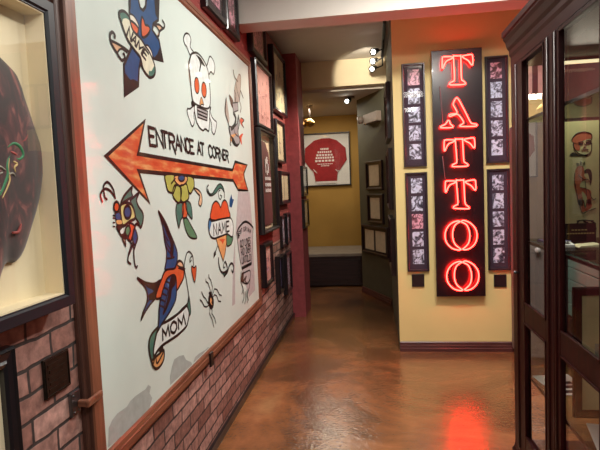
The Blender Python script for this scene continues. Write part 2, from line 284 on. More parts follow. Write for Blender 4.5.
# traced paintwork of the sign (wall metres: along the wall, height)
ART={
'arrow':[['f','AR',1,0,[(1.7427,1.6431),(2.0826,1.8091),(2.0005,1.6662),(3.4271,1.6412),(3.5083,1.7012),(3.8528,1.6914),(3.738,1.6256),(3.746,1.5909),(3.8385,1.4969),(3.5506,1.5036),(3.4313,1.5697),(2.2765,1.5915),(1.9932,1.5964),(2.0757,1.4671)]],
 ['s','K',2,0,0.014,1,[(1.7427,1.6431),(2.0826,1.8091),(2.0005,1.6662),(3.4271,1.6412),(3.5083,1.7012),(3.8528,1.6914),(3.738,1.6256),(3.746,1.5909),(3.8385,1.4969),(3.5506,1.5036),(3.4313,1.5697),(2.2765,1.5915),(1.9932,1.5964),(2.0757,1.4671)]]],
'entrance_lettering':[['s','K',4,0,0.0135,0,[(2.1777,1.7863),(2.1156,1.7876),(2.1204,1.7114),(2.1825,1.7109)]],
 ['s','K',4,0,0.0135,0,[(2.1179,1.7511),(2.1673,1.7504)]],
 ['s','K',4,0,0.0135,0,[(2.1962,1.7108),(2.1914,1.786),(2.2649,1.7102),(2.26,1.7846)]],
 ['s','K',4,0,0.0135,0,[(2.2466,1.7849),(2.321,1.7834)]],
 ['s','K',4,0,0.0135,0,[(2.2832,1.7841),(2.2882,1.71)]],
 ['s','K',4,0,0.0135,0,[(2.3426,1.7096),(2.3377,1.783),(2.3829,1.7821),(2.4035,1.7708),(2.4047,1.7542),(2.3855,1.7443),(2.3402,1.7449)]],
 ['s','K',4,0,0.0135,0,[(2.3691,1.7445),(2.3977,1.7092),(2.4091,1.6887)]],
 ['s','K',4,0,0.0135,0,[(2.4179,1.709),(2.4464,1.7808),(2.4857,1.7085)]],
 ['s','K',4,0,0.0135,0,[(2.4293,1.7364),(2.47,1.7359)]],
 ['s','K',4,0,0.0135,0,[(2.4938,1.7084),(2.4889,1.7799),(2.5503,1.708),(2.5454,1.7787)]],
 ['s','K',4,0,0.0135,0,[(2.6039,1.765),(2.5909,1.7778),(2.5694,1.7782),(2.5565,1.7609),(2.559,1.7256),(2.5743,1.7078),(2.5958,1.7076),(2.6069,1.7201)]],
 ['s','K',4,0,0.0135,0,[(2.6724,1.7761),(2.6133,1.7773),(2.6181,1.7074),(2.6771,1.7069)]],
 ['s','K',4,0,0.0135,0,[(2.6156,1.7438),(2.6626,1.7431)]],
 ['s','K',4,0,0.0135,0,[(2.7306,1.7065),(2.7552,1.7744),(2.7896,1.7061)]],
 ['s','K',4,0,0.0135,0,[(2.7404,1.7324),(2.7758,1.732)]],
 ['s','K',4,0,0.0135,0,[(2.7783,1.7739),(2.8465,1.7725)]],
 ['s','K',4,0,0.0135,0,[(2.812,1.7732),(2.8165,1.7058)]],
 ['s','K',4,0,0.0135,0,[(2.9862,1.7579),(2.9702,1.7699),(2.9431,1.7705),(2.9265,1.7544),(2.9286,1.7215),(2.9474,1.7048),(2.9744,1.7046),(2.9888,1.7162)]],
 ['s','K',4,0,0.0135,0,[(3.0221,1.7042),(2.9999,1.7226),(2.9981,1.7512),(3.018,1.7689),(3.0363,1.7685),(3.059,1.7502),(3.0607,1.7219),(3.0403,1.7041),(3.0221,1.7042)]],
 ['s','K',4,0,0.0135,0,[(3.0739,1.7038),(3.07,1.7678),(3.1158,1.7669),(3.1365,1.757),(3.1373,1.7425),(3.1178,1.7339),(3.072,1.7346)]],
 ['s','K',4,0,0.0135,0,[(3.1013,1.7342),(3.1296,1.7034),(3.1407,1.6855)]],
 ['s','K',4,0,0.0135,0,[(3.1523,1.7032),(3.1486,1.7662),(3.2104,1.7027),(3.2069,1.765)]],
 ['s','K',4,0,0.0135,0,[(3.2673,1.7638),(3.2223,1.7647),(3.2258,1.7026),(3.2706,1.7022)]],
 ['s','K',4,0,0.0135,0,[(3.224,1.7349),(3.2598,1.7344)]],
 ['s','K',4,0,0.0135,0,[(3.2842,1.7021),(3.281,1.7635),(3.32,1.7627),(3.3375,1.7532),(3.3382,1.7393),(3.3216,1.7311),(3.2827,1.7316)]],
 ['s','K',4,0,0.0135,0,[(3.3076,1.7313),(3.3315,1.7018),(3.3409,1.6847)]]],
'cross_and_banner':[['f','BL',1,0,[(2.0171,2.3617),(2.0954,2.3754),(2.0953,2.3105),(2.11,2.2828),(2.1355,2.2813),(2.1645,2.3063),(2.1761,2.3384),(2.197,2.4135),(2.3347,2.483),(2.317,2.3871),(2.2947,2.2907),(2.2355,2.255),(2.2205,2.2245),(2.2889,2.1998),(2.321,2.1133),(2.2158,2.1005),(2.1569,2.1385),(2.0893,2.0727),(2.0602,2.0198),(2.0436,1.9485),(1.9175,1.8876),(1.9283,2.0063),(2.0013,2.09),(2.03,2.1691),(2.006,2.2277)]],
 ['s','K',1.5,0,0.01,1,[(2.0171,2.3617),(2.0954,2.3754),(2.0953,2.3105),(2.11,2.2828),(2.1355,2.2813),(2.1645,2.3063),(2.1761,2.3384),(2.197,2.4135),(2.3347,2.483),(2.317,2.3871),(2.2947,2.2907),(2.2355,2.255),(2.2205,2.2245),(2.2889,2.1998),(2.321,2.1133),(2.2158,2.1005),(2.1569,2.1385),(2.0893,2.0727),(2.0602,2.0198),(2.0436,1.9485),(1.9175,1.8876),(1.9283,2.0063),(2.0013,2.09),(2.03,2.1691),(2.006,2.2277)]],
 ['f','K',2,0,[(1.927,1.9792),(1.9503,1.9686),(1.9741,1.9578),(2.0014,1.9672),(2.0458,1.9639),(2.0436,1.9485),(1.9175,1.8876)]],
 ['f','K',2,0,[(2.3347,2.483),(2.317,2.3871),(2.2947,2.2907),(2.2646,2.3077),(2.2629,2.3684),(2.2866,2.4558)]],
 ['f','K',2,0,[(2.321,2.1133),(2.218,2.101),(2.2598,2.13),(2.2998,2.1759)]],
 ['f','K',2,0,[(2.0171,2.3617),(2.0397,2.3624),(2.02,2.253),(2.006,2.2277)]],
 ['f','O',3,1,[(2.1175,2.2469),(2.1359,2.2416),(2.1465,2.2253),(2.1802,2.2298),(2.1946,2.217),(2.1603,2.1845),(2.1118,2.1637),(2.1051,2.2047)]],
 ['s','K',3.5,1,0.008,1,[(2.1175,2.2469),(2.1359,2.2416),(2.1465,2.2253),(2.1802,2.2298),(2.1946,2.217),(2.1603,2.1845),(2.1118,2.1637),(2.1051,2.2047)]],
 ['f','W',2.2,1,[(2.0059,2.2249),(2.0472,2.2275),(2.0803,2.2054),(2.0779,2.1885),(2.0358,2.1894),(2.0085,2.2022)]],
 ['s','K',2.7,1,0.006,1,[(2.0059,2.2249),(2.0472,2.2275),(2.0803,2.2054),(2.0779,2.1885),(2.0358,2.1894),(2.0085,2.2022)]],
 ['f','O',3,1,[(2.0021,2.1976),(2.049,2.1987),(2.0775,2.1856),(2.0544,2.1521),(2.0258,2.1599),(2.001,2.1738)]],
 ['s','K',3.5,1,0.008,1,[(2.0021,2.1976),(2.049,2.1987),(2.0775,2.1856),(2.0544,2.1521),(2.0258,2.1599),(2.001,2.1738)]],
 ['f','O',3,1,[(2.0771,2.0536),(2.116,2.0598),(2.1452,2.0356),(2.1362,2.0196),(2.0868,2.0339)]],
 ['s','K',3.5,1,0.008,1,[(2.0771,2.0536),(2.116,2.0598),(2.1452,2.0356),(2.1362,2.0196),(2.0868,2.0339)]],
 ['f','W',2.2,1,[(2.1608,2.1423),(2.1258,2.1276),(2.144,2.1183),(2.2014,2.0955),(2.1987,2.1236)]],
 ['s','K',2.7,1,0.006,1,[(2.1608,2.1423),(2.1258,2.1276),(2.144,2.1183),(2.2014,2.0955),(2.1987,2.1236)]],
 ['f','C',4,1,[(1.9141,2.1929),(1.9267,2.2097),(1.9604,2.2195),(1.9929,2.2129),(2.0034,2.1967),(2.0135,2.1761),(2.0334,2.1622),(2.0911,2.1513),(2.1388,2.1296),(2.1764,2.1137),(2.2189,2.072),(2.2175,2.0337),(2.1816,2.0102),(2.1478,2.008),(2.099,2.0283),(2.0795,2.07),(2.0335,2.0875),(1.9686,2.1176),(1.9306,2.163)]],
 ['s','K',4.5,1,0.009,1,[(1.9141,2.1929),(1.9267,2.2097),(1.9604,2.2195),(1.9929,2.2129),(2.0034,2.1967),(2.0135,2.1761),(2.0334,2.1622),(2.0911,2.1513),(2.1388,2.1296),(2.1764,2.1137),(2.2189,2.072),(2.2175,2.0337),(2.1816,2.0102),(2.1478,2.008),(2.099,2.0283),(2.0795,2.07),(2.0335,2.0875),(1.9686,2.1176),(1.9306,2.163)]],
 ['f','TE',4.2,1,[(1.9208,2.1958),(1.9304,2.2075),(1.96,2.2167),(1.9899,2.2101),(1.9992,2.1974),(1.9739,2.1973),(1.9435,2.1859),(1.9334,2.1714)]],
 ['f','TE',4.2,1,[(2.1564,2.0323),(2.1826,2.038),(2.2161,2.067),(2.2114,2.0354),(2.179,2.0131),(2.1535,2.0126)]],
 ['s','K',5,0,0.0085,0,[(1.9643,2.1288),(1.9916,2.1677),(1.9953,2.1183),(2.0236,2.1561)]],
 ['s','K',5,0,0.0085,0,[(2.0016,2.1161),(2.0466,2.1478),(2.0338,2.1052)]],
 ['s','K',5,0,0.0085,0,[(2.0188,2.1281),(2.0383,2.1213)]],
 ['s','K',5,0,0.0085,0,[(2.0404,2.103),(2.0739,2.1379),(2.0727,2.1057),(2.1147,2.1231),(2.0875,2.087)]],
 ['s','K',5,0,0.0085,0,[(2.1621,2.1059),(2.1258,2.1191),(2.0944,2.0847),(2.1296,2.0728)]],
 ['s','K',5,0,0.0085,0,[(2.1106,2.1025),(2.1391,2.0925)]],
 ['f','FL',1,1,[(1.8414,2.0731),(1.9185,2.0737),(1.9612,2.0667),(1.9064,2.063),(1.8826,2.042),(1.901,2.024),(1.8716,2.0368),(1.849,2.0556)]],
 ['s','K',3,1,0.009,0,[(1.8639,2.0914),(1.8686,2.104),(1.8493,2.1093),(1.8312,2.0921),(1.8373,2.0647),(1.8723,2.0419),(1.901,2.024),(1.9167,2.0216),(1.9366,2.0324),(1.9365,2.0478),(1.9256,2.0476)]],
 ['s','K',3,1,0.008,0,[(1.8367,2.0742),(1.8872,2.0755),(1.9402,2.0742),(1.9817,2.0682)]],
 ['s','K',3,1,0.006,0,[(1.8855,2.0253),(1.883,2.0446),(1.9174,2.0658),(1.9604,2.0614)]],
 ['f','FL',1,1,[(2.2461,2.2553),(2.2988,2.2681),(2.3519,2.2688),(2.3101,2.2446),(2.2913,2.2183),(2.2684,2.2119),(2.295,2.2432),(2.2672,2.2528)]],
 ['s','K',3,1,0.008,0,[(2.2387,2.253),(2.2992,2.2712),(2.3473,2.2693),(2.3662,2.2914),(2.3418,2.304)]],
 ['s','K',3,1,0.008,0,[(2.3522,2.2707),(2.3023,2.2423),(2.2884,2.2187),(2.2634,2.2076),(2.2502,2.2156)]],
 ['s','K',3,1,0.007,0,[(2.2387,2.253),(2.2743,2.252),(2.295,2.2432)]]],
'skull_and_crossbones':[['f','W2',1,1,[(2.7575,2.2616),(2.7082,2.2773),(2.7255,2.3205),(2.6984,2.3409),(2.6472,2.3298),(2.6132,2.2966),(2.6246,2.2726),(2.6561,2.2638),(2.7011,2.2336)]],
 ['s','K',1.5,1,0.007,1,[(2.7575,2.2616),(2.7082,2.2773),(2.7255,2.3205),(2.6984,2.3409),(2.6472,2.3298),(2.6132,2.2966),(2.6246,2.2726),(2.6561,2.2638),(2.7011,2.2336)]],
 ['f','W2',1,1,[(2.9669,2.2258),(2.9967,2.2556),(3.0517,2.3115),(3.1204,2.3),(3.141,2.2643),(3.1056,2.2163),(3.054,2.2213),(2.9978,2.1899)]],
 ['s','K',1.5,1,0.007,1,[(2.9669,2.2258),(2.9967,2.2556),(3.0517,2.3115),(3.1204,2.3),(3.141,2.2643),(3.1056,2.2163),(3.054,2.2213),(2.9978,2.1899)]],
 ['f','W2',1,1,[(2.7663,1.992),(2.6538,1.9431),(2.6132,1.9372),(2.6058,1.9155),(2.6337,1.8812),(2.6693,1.8517),(2.7044,1.8756),(2.7085,1.9261),(2.7626,1.9697)]],
 ['s','K',1.5,1,0.007,1,[(2.7663,1.992),(2.6538,1.9431),(2.6132,1.9372),(2.6058,1.9155),(2.6337,1.8812),(2.6693,1.8517),(2.7044,1.8756),(2.7085,1.9261),(2.7626,1.9697)]],
 ['f','W2',1,1,[(2.977,1.9976),(3.02,1.9526),(3.0693,1.9349),(3.1162,1.9243),(3.0851,1.872),(3.0483,1.8458),(3.0097,1.8643),(3.0115,1.904),(2.9594,1.9679)]],
 ['s','K',1.5,1,0.007,1,[(2.977,1.9976),(3.02,1.9526),(3.0693,1.9349),(3.1162,1.9243),(3.0851,1.872),(3.0483,1.8458),(3.0097,1.8643),(3.0115,1.904),(2.9594,1.9679)]],
 ['f','FL2',1.2,1,[(2.661,2.1719),(2.6999,2.2263),(2.7092,2.1828),(2.7015,2.1108),(2.7062,2.0765),(2.6745,2.0705)]],
 ['f','W2',2,1,[(2.7386,1.9805),(2.734,1.9007),(2.7776,1.8623),(2.8432,1.8486),(2.8754,1.8595),(2.9044,1.8611),(2.9535,1.8616),(2.985,1.9714),(2.9835,2.0064)]],
 ['s','K',2.5,1,0.008,1,[(2.7386,1.9805),(2.734,1.9007),(2.7776,1.8623),(2.8432,1.8486),(2.8754,1.8595),(2.9044,1.8611),(2.9535,1.8616),(2.985,1.9714),(2.9835,2.0064)]],
 ['f','W2',3,1,[(2.6993,2.2226),(2.7313,2.2489),(2.8135,2.2719),(2.902,2.2641),(2.9803,2.2285),(3.008,2.1727),(3.0148,2.0701),(2.9899,2.0032),(2.9068,1.9806),(2.7536,1.9801),(2.703,1.991),(2.6876,2.0292),(2.6804,2.1068),(2.6718,2.1744)]],
 ['s','K',3.5,1,0.009,1,[(2.6993,2.2226),(2.7313,2.2489),(2.8135,2.2719),(2.902,2.2641),(2.9803,2.2285),(3.008,2.1727),(3.0148,2.0701),(2.9899,2.0032),(2.9068,1.9806),(2.7536,1.9801),(2.703,1.991),(2.6876,2.0292),(2.6804,2.1068),(2.6718,2.1744)]],
 ['f','O',4,1,[(2.8171,2.0954),(2.8154,2.0815),(2.8099,2.0681),(2.8013,2.0567),(2.7905,2.0484),(2.7785,2.044),(2.7665,2.0438),(2.7557,2.0478),(2.7472,2.0557),(2.7417,2.0665),(2.7396,2.0794),(2.7413,2.093),(2.7465,2.106),(2.7548,2.1173),(2.7654,2.1258),(2.7772,2.1305),(2.7893,2.1311),(2.8003,2.1273),(2.8091,2.1196),(2.8149,2.1086)]],
 ['s','K',4.5,1,0.006,1,[(2.8171,2.0954),(2.8154,2.0815),(2.8099,2.0681),(2.8013,2.0567),(2.7905,2.0484),(2.7785,2.044),(2.7665,2.0438),(2.7557,2.0478),(2.7472,2.0557),(2.7417,2.0665),(2.7396,2.0794),(2.7413,2.093),(2.7465,2.106),(2.7548,2.1173),(2.7654,2.1258),(2.7772,2.1305),(2.7893,2.1311),(2.8003,2.1273),(2.8091,2.1196),(2.8149,2.1086)]],
 ['f','O',4,1,[(2.9442,2.0935),(2.9422,2.0797),(2.9361,2.0663),(2.9263,2.0549),(2.914,2.0464),(2.9004,2.0418),(2.8869,2.0414),(2.8747,2.0452),(2.865,2.0528),(2.8587,2.0635),(2.8564,2.0761),(2.8583,2.0896),(2.8641,2.1026),(2.8735,2.114),(2.8854,2.1226),(2.8989,2.1275),(2.9125,2.1283),(2.925,2.1248),(2.9351,2.1173),(2.9417,2.1065)]],
 ['s','K',4.5,1,0.006,1,[(2.9442,2.0935),(2.9422,2.0797),(2.9361,2.0663),(2.9263,2.0549),(2.914,2.0464),(2.9004,2.0418),(2.8869,2.0414),(2.8747,2.0452),(2.865,2.0528),(2.8587,2.0635),(2.8564,2.0761),(2.8583,2.0896),(2.8641,2.1026),(2.8735,2.114),(2.8854,2.1226),(2.8989,2.1275),(2.9125,2.1283),(2.925,2.1248),(2.9351,2.1173),(2.9417,2.1065)]],
 ['f','OY',4,1,[(2.8446,2.034),(2.8803,1.9985),(2.845,1.9953),(2.813,1.9809),(2.811,1.9953)]],
 ['s','K',4.5,1,0.005,1,[(2.8446,2.034),(2.8803,1.9985),(2.845,1.9953),(2.813,1.9809),(2.811,1.9953)]],
 ['f','GR',4,0,[(2.7623,1.9675),(2.9475,1.9701),(2.9255,1.9133),(2.7639,1.9118)]],
 ['s','K',4.5,0,0.006,1,[(2.7623,1.9675),(2.9475,1.9701),(2.9255,1.9133),(2.7639,1.9118)]],
 ['s','K',5,1,0.007,0,[(2.7659,1.9498),(2.939,1.9497)]],
 ['s','K',5,1,0.007,0,[(2.765,1.9316),(2.9306,1.9293)]],
 ['f','K',4,1,[(2.7887,2.2571),(2.8666,2.2592),(2.9481,2.2293),(2.8953,2.2249),(2.8846,2.23),(2.8466,2.1807),(2.8303,2.1772),(2.8543,2.2268),(2.8199,2.248)]],
 ['f','K',1.4,1,[(2.6762,1.9815),(2.7369,2.0089),(2.7788,2.0012),(2.7424,1.9775),(2.6868,1.9584)]],
 ['f','K',1.4,1,[(2.939,1.992),(3.0167,2.0074),(2.9987,1.9773),(2.9615,1.9798)]]],
'flower':[['f','TE',1,1,[(2.3929,1.4484),(2.3693,1.4043),(2.3816,1.3598),(2.3966,1.3307),(2.4261,1.3665),(2.459,1.3859),(2.4726,1.4455)]],
 ['s','K',1.5,1,0.007,1,[(2.3929,1.4484),(2.3693,1.4043),(2.3816,1.3598),(2.3966,1.3307),(2.4261,1.3665),(2.459,1.3859),(2.4726,1.4455)]],
 ['f','TE',1,1,[(2.5208,1.4576),(2.5765,1.4417),(2.5925,1.3922),(2.5843,1.3611),(2.5252,1.3958),(2.5034,1.4378)]],
 ['s','K',1.5,1,0.007,1,[(2.5208,1.4576),(2.5765,1.4417),(2.5925,1.3922),(2.5843,1.3611),(2.5252,1.3958),(2.5034,1.4378)]],
 ['f','O',1.4,1,[(2.463,1.4458),(2.5112,1.4512),(2.5158,1.3825),(2.4749,1.3733),(2.4533,1.3847)]],
 ['s','K',1.9,1,0.006,1,[(2.463,1.4458),(2.5112,1.4512),(2.5158,1.3825),(2.4749,1.3733),(2.4533,1.3847)]],
 ['f','TG',1,1,[(2.464,1.3655),(2.4957,1.372),(2.5202,1.3653),(2.5722,1.3236),(2.6451,1.2599),(2.5915,1.2568),(2.526,1.2756),(2.484,1.3169)]],
 ['s','K',1.5,1,0.007,1,[(2.464,1.3655),(2.4957,1.372),(2.5202,1.3653),(2.5722,1.3236),(2.6451,1.2599),(2.5915,1.2568),(2.526,1.2756),(2.484,1.3169)]],
 ['f','GY',2,1,[(2.2693,1.5872),(2.2669,1.5516),(2.2873,1.5114),(2.3341,1.5026),(2.3597,1.5073),(2.4139,1.5816)]],
 ['s','K',2.5,1,0.008,1,[(2.2693,1.5872),(2.2669,1.5516),(2.2873,1.5114),(2.3341,1.5026),(2.3597,1.5073),(2.4139,1.5816)]],
 ['f','GY',2,1,[(2.5226,1.5833),(2.5418,1.5255),(2.5796,1.494),(2.6299,1.518),(2.6478,1.5392),(2.6336,1.5781)]],
 ['s','K',2.5,1,0.008,1,[(2.5226,1.5833),(2.5418,1.5255),(2.5796,1.494),(2.6299,1.518),(2.6478,1.5392),(2.6336,1.5781)]],
 ['f','GY',2.3,1,[(2.3815,1.5393),(2.3431,1.5076),(2.3547,1.4755),(2.4233,1.4527),(2.4571,1.5193)]],
 ['s','K',2.8,1,0.008,1,[(2.3815,1.5393),(2.3431,1.5076),(2.3547,1.4755),(2.4233,1.4527),(2.4571,1.5193)]],
 ['f','GY',2.6,1,[(2.4502,1.5326),(2.446,1.5062),(2.4451,1.4665),(2.4792,1.4521),(2.5522,1.4704),(2.5492,1.5117),(2.526,1.546)]],
 ['s','K',3.1,1,0.008,1,[(2.4502,1.5326),(2.446,1.5062),(2.4451,1.4665),(2.4792,1.4521),(2.5522,1.4704),(2.5492,1.5117),(2.526,1.546)]],
 ['f','OY',3.3,1,[(2.3888,1.5857),(2.3761,1.5585),(2.4329,1.536),(2.4602,1.5392),(2.4876,1.5392),(2.5372,1.5563),(2.5416,1.5836)]],
 ['s','K',3.8,1,0.007,1,[(2.3888,1.5857),(2.3761,1.5585),(2.4329,1.536),(2.4602,1.5392),(2.4876,1.5392),(2.5372,1.5563),(2.5416,1.5836)]],
 ['f','BL',4,1,[(2.5099,1.5747),(2.5069,1.5695),(2.4998,1.5648),(2.4894,1.561),(2.4767,1.5586),(2.4631,1.5577),(2.4499,1.5584),(2.4384,1.5606),(2.4296,1.5641),(2.4243,1.5686),(2.423,1.5735),(2.4259,1.5786),(2.4326,1.5832),(2.4426,1.587),(2.4549,1.5895),(2.4684,1.5906),(2.4817,1.59),(2.4937,1.5879),(2.5029,1.5844),(2.5086,1.5798)]],
 ['s','K',4.5,1,0.007,1,[(2.5099,1.5747),(2.5069,1.5695),(2.4998,1.5648),(2.4894,1.561),(2.4767,1.5586),(2.4631,1.5577),(2.4499,1.5584),(2.4384,1.5606),(2.4296,1.5641),(2.4243,1.5686),(2.423,1.5735),(2.4259,1.5786),(2.4326,1.5832),(2.4426,1.587),(2.4549,1.5895),(2.4684,1.5906),(2.4817,1.59),(2.4937,1.5879),(2.5029,1.5844),(2.5086,1.5798)]],
 ['s','K',4,1,0.007,0,[(2.3294,1.5456),(2.3865,1.5715)]],
 ['f','FL',1,1,[(2.6408,1.5214),(2.7029,1.5138),(2.7542,1.4911),(2.763,1.45),(2.7313,1.4215),(2.7016,1.441),(2.7295,1.4768),(2.6892,1.4958)]],
 ['s','K',1.5,1,0.007,1,[(2.6408,1.5214),(2.7029,1.5138),(2.7542,1.4911),(2.763,1.45),(2.7313,1.4215),(2.7016,1.441),(2.7295,1.4768),(2.6892,1.4958)]]],
'heart_with_banner':[['f','TE',1,1,[(2.8722,1.516),(2.9045,1.4895),(2.9555,1.4887),(3.015,1.5149),(3.0763,1.5391),(3.1344,1.5453),(3.1849,1.5231),(3.1974,1.4942),(3.1508,1.517),(3.0929,1.5155),(3.0205,1.4894),(2.9398,1.4759),(2.885,1.484)]],
 ['s','K',1.5,1,0.006,1,[(2.8722,1.516),(2.9045,1.4895),(2.9555,1.4887),(3.015,1.5149),(3.0763,1.5391),(3.1344,1.5453),(3.1849,1.5231),(3.1974,1.4942),(3.1508,1.517),(3.0929,1.5155),(3.0205,1.4894),(2.9398,1.4759),(2.885,1.484)]],
 ['s','K',3,1,0.007,0,[(2.889,1.5391),(2.8551,1.5219),(2.8633,1.4959),(2.9118,1.4777)]],
 ['s','K',3,1,0.007,0,[(3.1344,1.5453),(3.1849,1.5231),(3.2052,1.4877),(3.1948,1.4559)]],
 ['s','K',3,1,0.006,0,[(3.1169,1.5078),(3.0727,1.496),(3.0776,1.465),(3.1062,1.4487),(3.1395,1.4667),(3.1113,1.4767)]],
 ['f','OR',1,1,[(2.9149,1.3334),(2.9224,1.3979),(2.9605,1.429),(3.0219,1.4408),(3.0802,1.4216),(3.1078,1.3987),(3.1456,1.4287),(3.2037,1.4428),(3.2571,1.4216),(3.2837,1.3745),(3.291,1.3245)]],
 ['s','K',1.5,1,0.008,1,[(2.9149,1.3334),(2.9224,1.3979),(2.9605,1.429),(3.0219,1.4408),(3.0802,1.4216),(3.1078,1.3987),(3.1456,1.4287),(3.2037,1.4428),(3.2571,1.4216),(3.2837,1.3745),(3.291,1.3245)]],
 ['f','OY',1,0,[(2.9787,1.2202),(3.0049,1.1747),(3.1004,1.0612),(3.153,1.1061),(3.2291,1.2207)]],
 ['s','K',1.5,0,0.007,1,[(2.9787,1.2202),(3.0049,1.1747),(3.1004,1.0612),(3.153,1.1061),(3.2291,1.2207)]],
 ['f','OR',1.4,1,[(3.0412,1.2046),(3.1692,1.1942),(3.1335,1.1821),(3.1092,1.1689),(3.0845,1.1874)]],
 ['f','TG',1.8,1,[(3.2154,1.222),(3.2766,1.2096),(3.3536,1.1885),(3.3144,1.1522),(3.2762,1.1432),(3.2057,1.1448),(3.1948,1.1851)]],
 ['s','K',2.3,1,0.007,1,[(3.2154,1.222),(3.2766,1.2096),(3.3536,1.1885),(3.3144,1.1522),(3.2762,1.1432),(3.2057,1.1448),(3.1948,1.1851)]],
 ['f','W2',3,1,[(2.8721,1.3421),(2.8456,1.3092),(2.8564,1.2658),(2.8883,1.2354),(2.9499,1.2212),(3.0303,1.2211),(3.1446,1.2223),(3.2276,1.2208),(3.3259,1.1913),(3.362,1.2239),(3.3673,1.2778),(3.3295,1.3142),(3.2702,1.3238),(3.1055,1.3267),(2.9816,1.3261),(2.9044,1.3274)]],
 ['s','K',3.5,1,0.009,1,[(2.8721,1.3421),(2.8456,1.3092),(2.8564,1.2658),(2.8883,1.2354),(2.9499,1.2212),(3.0303,1.2211),(3.1446,1.2223),(3.2276,1.2208),(3.3259,1.1913),(3.362,1.2239),(3.3673,1.2778),(3.3295,1.3142),(3.2702,1.3238),(3.1055,1.3267),(2.9816,1.3261),(2.9044,1.3274)]],
 ['f','BL2',3.3,1,[(2.869,1.3384),(2.8492,1.3089),(2.8571,1.2696),(2.8749,1.2875),(2.906,1.3222)]],
 ['s','K',5,0,0.0095,0,[(2.9363,1.2366),(2.9368,1.3051),(2.9977,1.2366),(2.9989,1.3044)]],
 ['s','K',5,0,0.0095,0,[(3.0229,1.2366),(3.057,1.3037),(3.0879,1.2366)]],
 ['s','K',5,0,0.0095,0,[(3.0364,1.2622),(3.0755,1.262)]],
 ['s','K',5,0,0.0095,0,[(3.1079,1.2366),(3.1165,1.303),(3.1461,1.2564),(3.1807,1.3022),(3.1833,1.2367)]],
 ['s','K',5,0,0.0095,0,[(3.2747,1.3011),(3.2085,1.3019),(3.2045,1.2367),(3.2698,1.2367)]],
 ['s','K',5,0,0.0095,0,[(3.2066,1.2706),(3.259,1.2703)]],
 ['s','K',3,1,0.006,0,[(2.9979,1.1694),(2.9592,1.1438)]],
 ['f','K',1,0,[(2.9602,1.1497),(2.9207,1.1368),(2.9094,1.1055),(2.9613,1.1224)]],
 ['f','TE',1,1,[(3.0147,1.0421),(3.0469,1.0037),(3.0983,0.9696),(3.1502,0.9691),(3.1841,0.9871),(3.1299,0.9812),(3.0739,0.995),(3.0354,1.0181)]],
 ['s','K',3,1,0.011,0,[(3.008,1.0966),(3.0056,1.0682),(3.0173,1.0335),(3.0534,1.0005),(3.1163,0.9878),(3.1778,0.9947),(3.1714,1.026),(3.1404,1.0544)]],
 ['s','K',3,1,0.007,0,[(3.1404,1.0544),(3.1082,1.0401),(3.1002,1.0202),(3.1296,1.0197)]],
 ['s','K',3,1,0.011,0,[(3.0975,0.9655),(3.1747,0.9779),(3.2274,1.0107),(3.2854,1.0208),(3.33,0.9946),(3.3152,0.9608),(3.2904,0.9604),(3.2821,0.9775)]],
 ['f','BL',1,0,[(3.3687,1.4784),(3.3872,1.4442),(3.427,1.4397),(3.359,1.3877),(3.3042,1.3948),(3.3192,1.4361)]]],
'swallow_and_banner':[['f','BL',1,1,[(2.1692,1.4222),(2.1885,1.384),(2.2051,1.3466),(2.2149,1.285),(2.2289,1.2341),(2.2162,1.1884),(2.2051,1.1533),(2.3314,1.1373),(2.344,1.161),(2.3557,1.2114),(2.333,1.2529),(2.2844,1.3118),(2.2379,1.3687)]],
 ['s','K',1.5,1,0.008,1,[(2.1692,1.4222),(2.1885,1.384),(2.2051,1.3466),(2.2149,1.285),(2.2289,1.2341),(2.2162,1.1884),(2.2051,1.1533),(2.3314,1.1373),(2.344,1.161),(2.3557,1.2114),(2.333,1.2529),(2.2844,1.3118),(2.2379,1.3687)]],
 ['f','K',1.6,1,[(2.1724,1.415),(2.2378,1.3655),(2.2845,1.312),(2.3182,1.2674),(2.2995,1.1998),(2.2688,1.2103),(2.2773,1.2657),(2.2385,1.3194)]],
 ['s','K',2,1,0.007,0,[(2.2083,1.3404),(2.2246,1.3084),(2.2559,1.2805)]],
 ['s','K',2,1,0.007,0,[(2.2147,1.3033),(2.2387,1.2701),(2.2735,1.241)]],
 ['s','K',2,1,0.007,0,[(2.2262,1.2592),(2.2561,1.2308),(2.2855,1.2143)]],
 ['s','K',2,1,0.007,0,[(2.221,1.2046),(2.2669,1.198),(2.3156,1.1975)]],
 ['f','BL',1,1,[(1.9256,1.1671),(1.989,1.1376),(2.0772,1.1148),(2.1461,1.1169),(2.1137,1.0799),(2.0813,1.0527),(2.0254,1.0368),(1.9714,1.0159),(1.9342,0.9951),(1.9593,1.0231),(1.9958,1.0534),(2.0036,1.0868),(1.9863,1.1185),(1.9471,1.1481)]],
 ['s','K',1.5,1,0.008,1,[(1.9256,1.1671),(1.989,1.1376),(2.0772,1.1148),(2.1461,1.1169),(2.1137,1.0799),(2.0813,1.0527),(2.0254,1.0368),(1.9714,1.0159),(1.9342,0.9951),(1.9593,1.0231),(1.9958,1.0534),(2.0036,1.0868),(1.9863,1.1185),(1.9471,1.1481)]],
 ['f','K',1.6,1,[(2.0772,1.115),(2.141,1.1189),(2.1148,1.087),(2.0817,1.0528),(2.0279,1.0532),(2.0121,1.0794),(2.066,1.0853),(1.9986,1.1189)]],
 ['s','K',2,1,0.006,0,[(1.9313,1.1631),(1.9994,1.1243),(2.0809,1.0939)]],
 ['s','K',2,1,0.006,0,[(1.9464,1.0165),(2.0019,1.0534),(2.0775,1.0712)]],
 ['f','O',2.6,1,[(2.2053,1.1518),(2.3072,1.1432),(2.3348,1.1593),(2.3711,1.1721),(2.4127,1.1553),(2.4265,1.1284),(2.4244,1.0919),(2.4106,1.0743),(2.37,1.0541),(2.3206,1.0359),(2.242,1.0364),(2.1335,1.0402),(2.0815,1.0517),(2.1106,1.0879),(2.1511,1.1188)]],
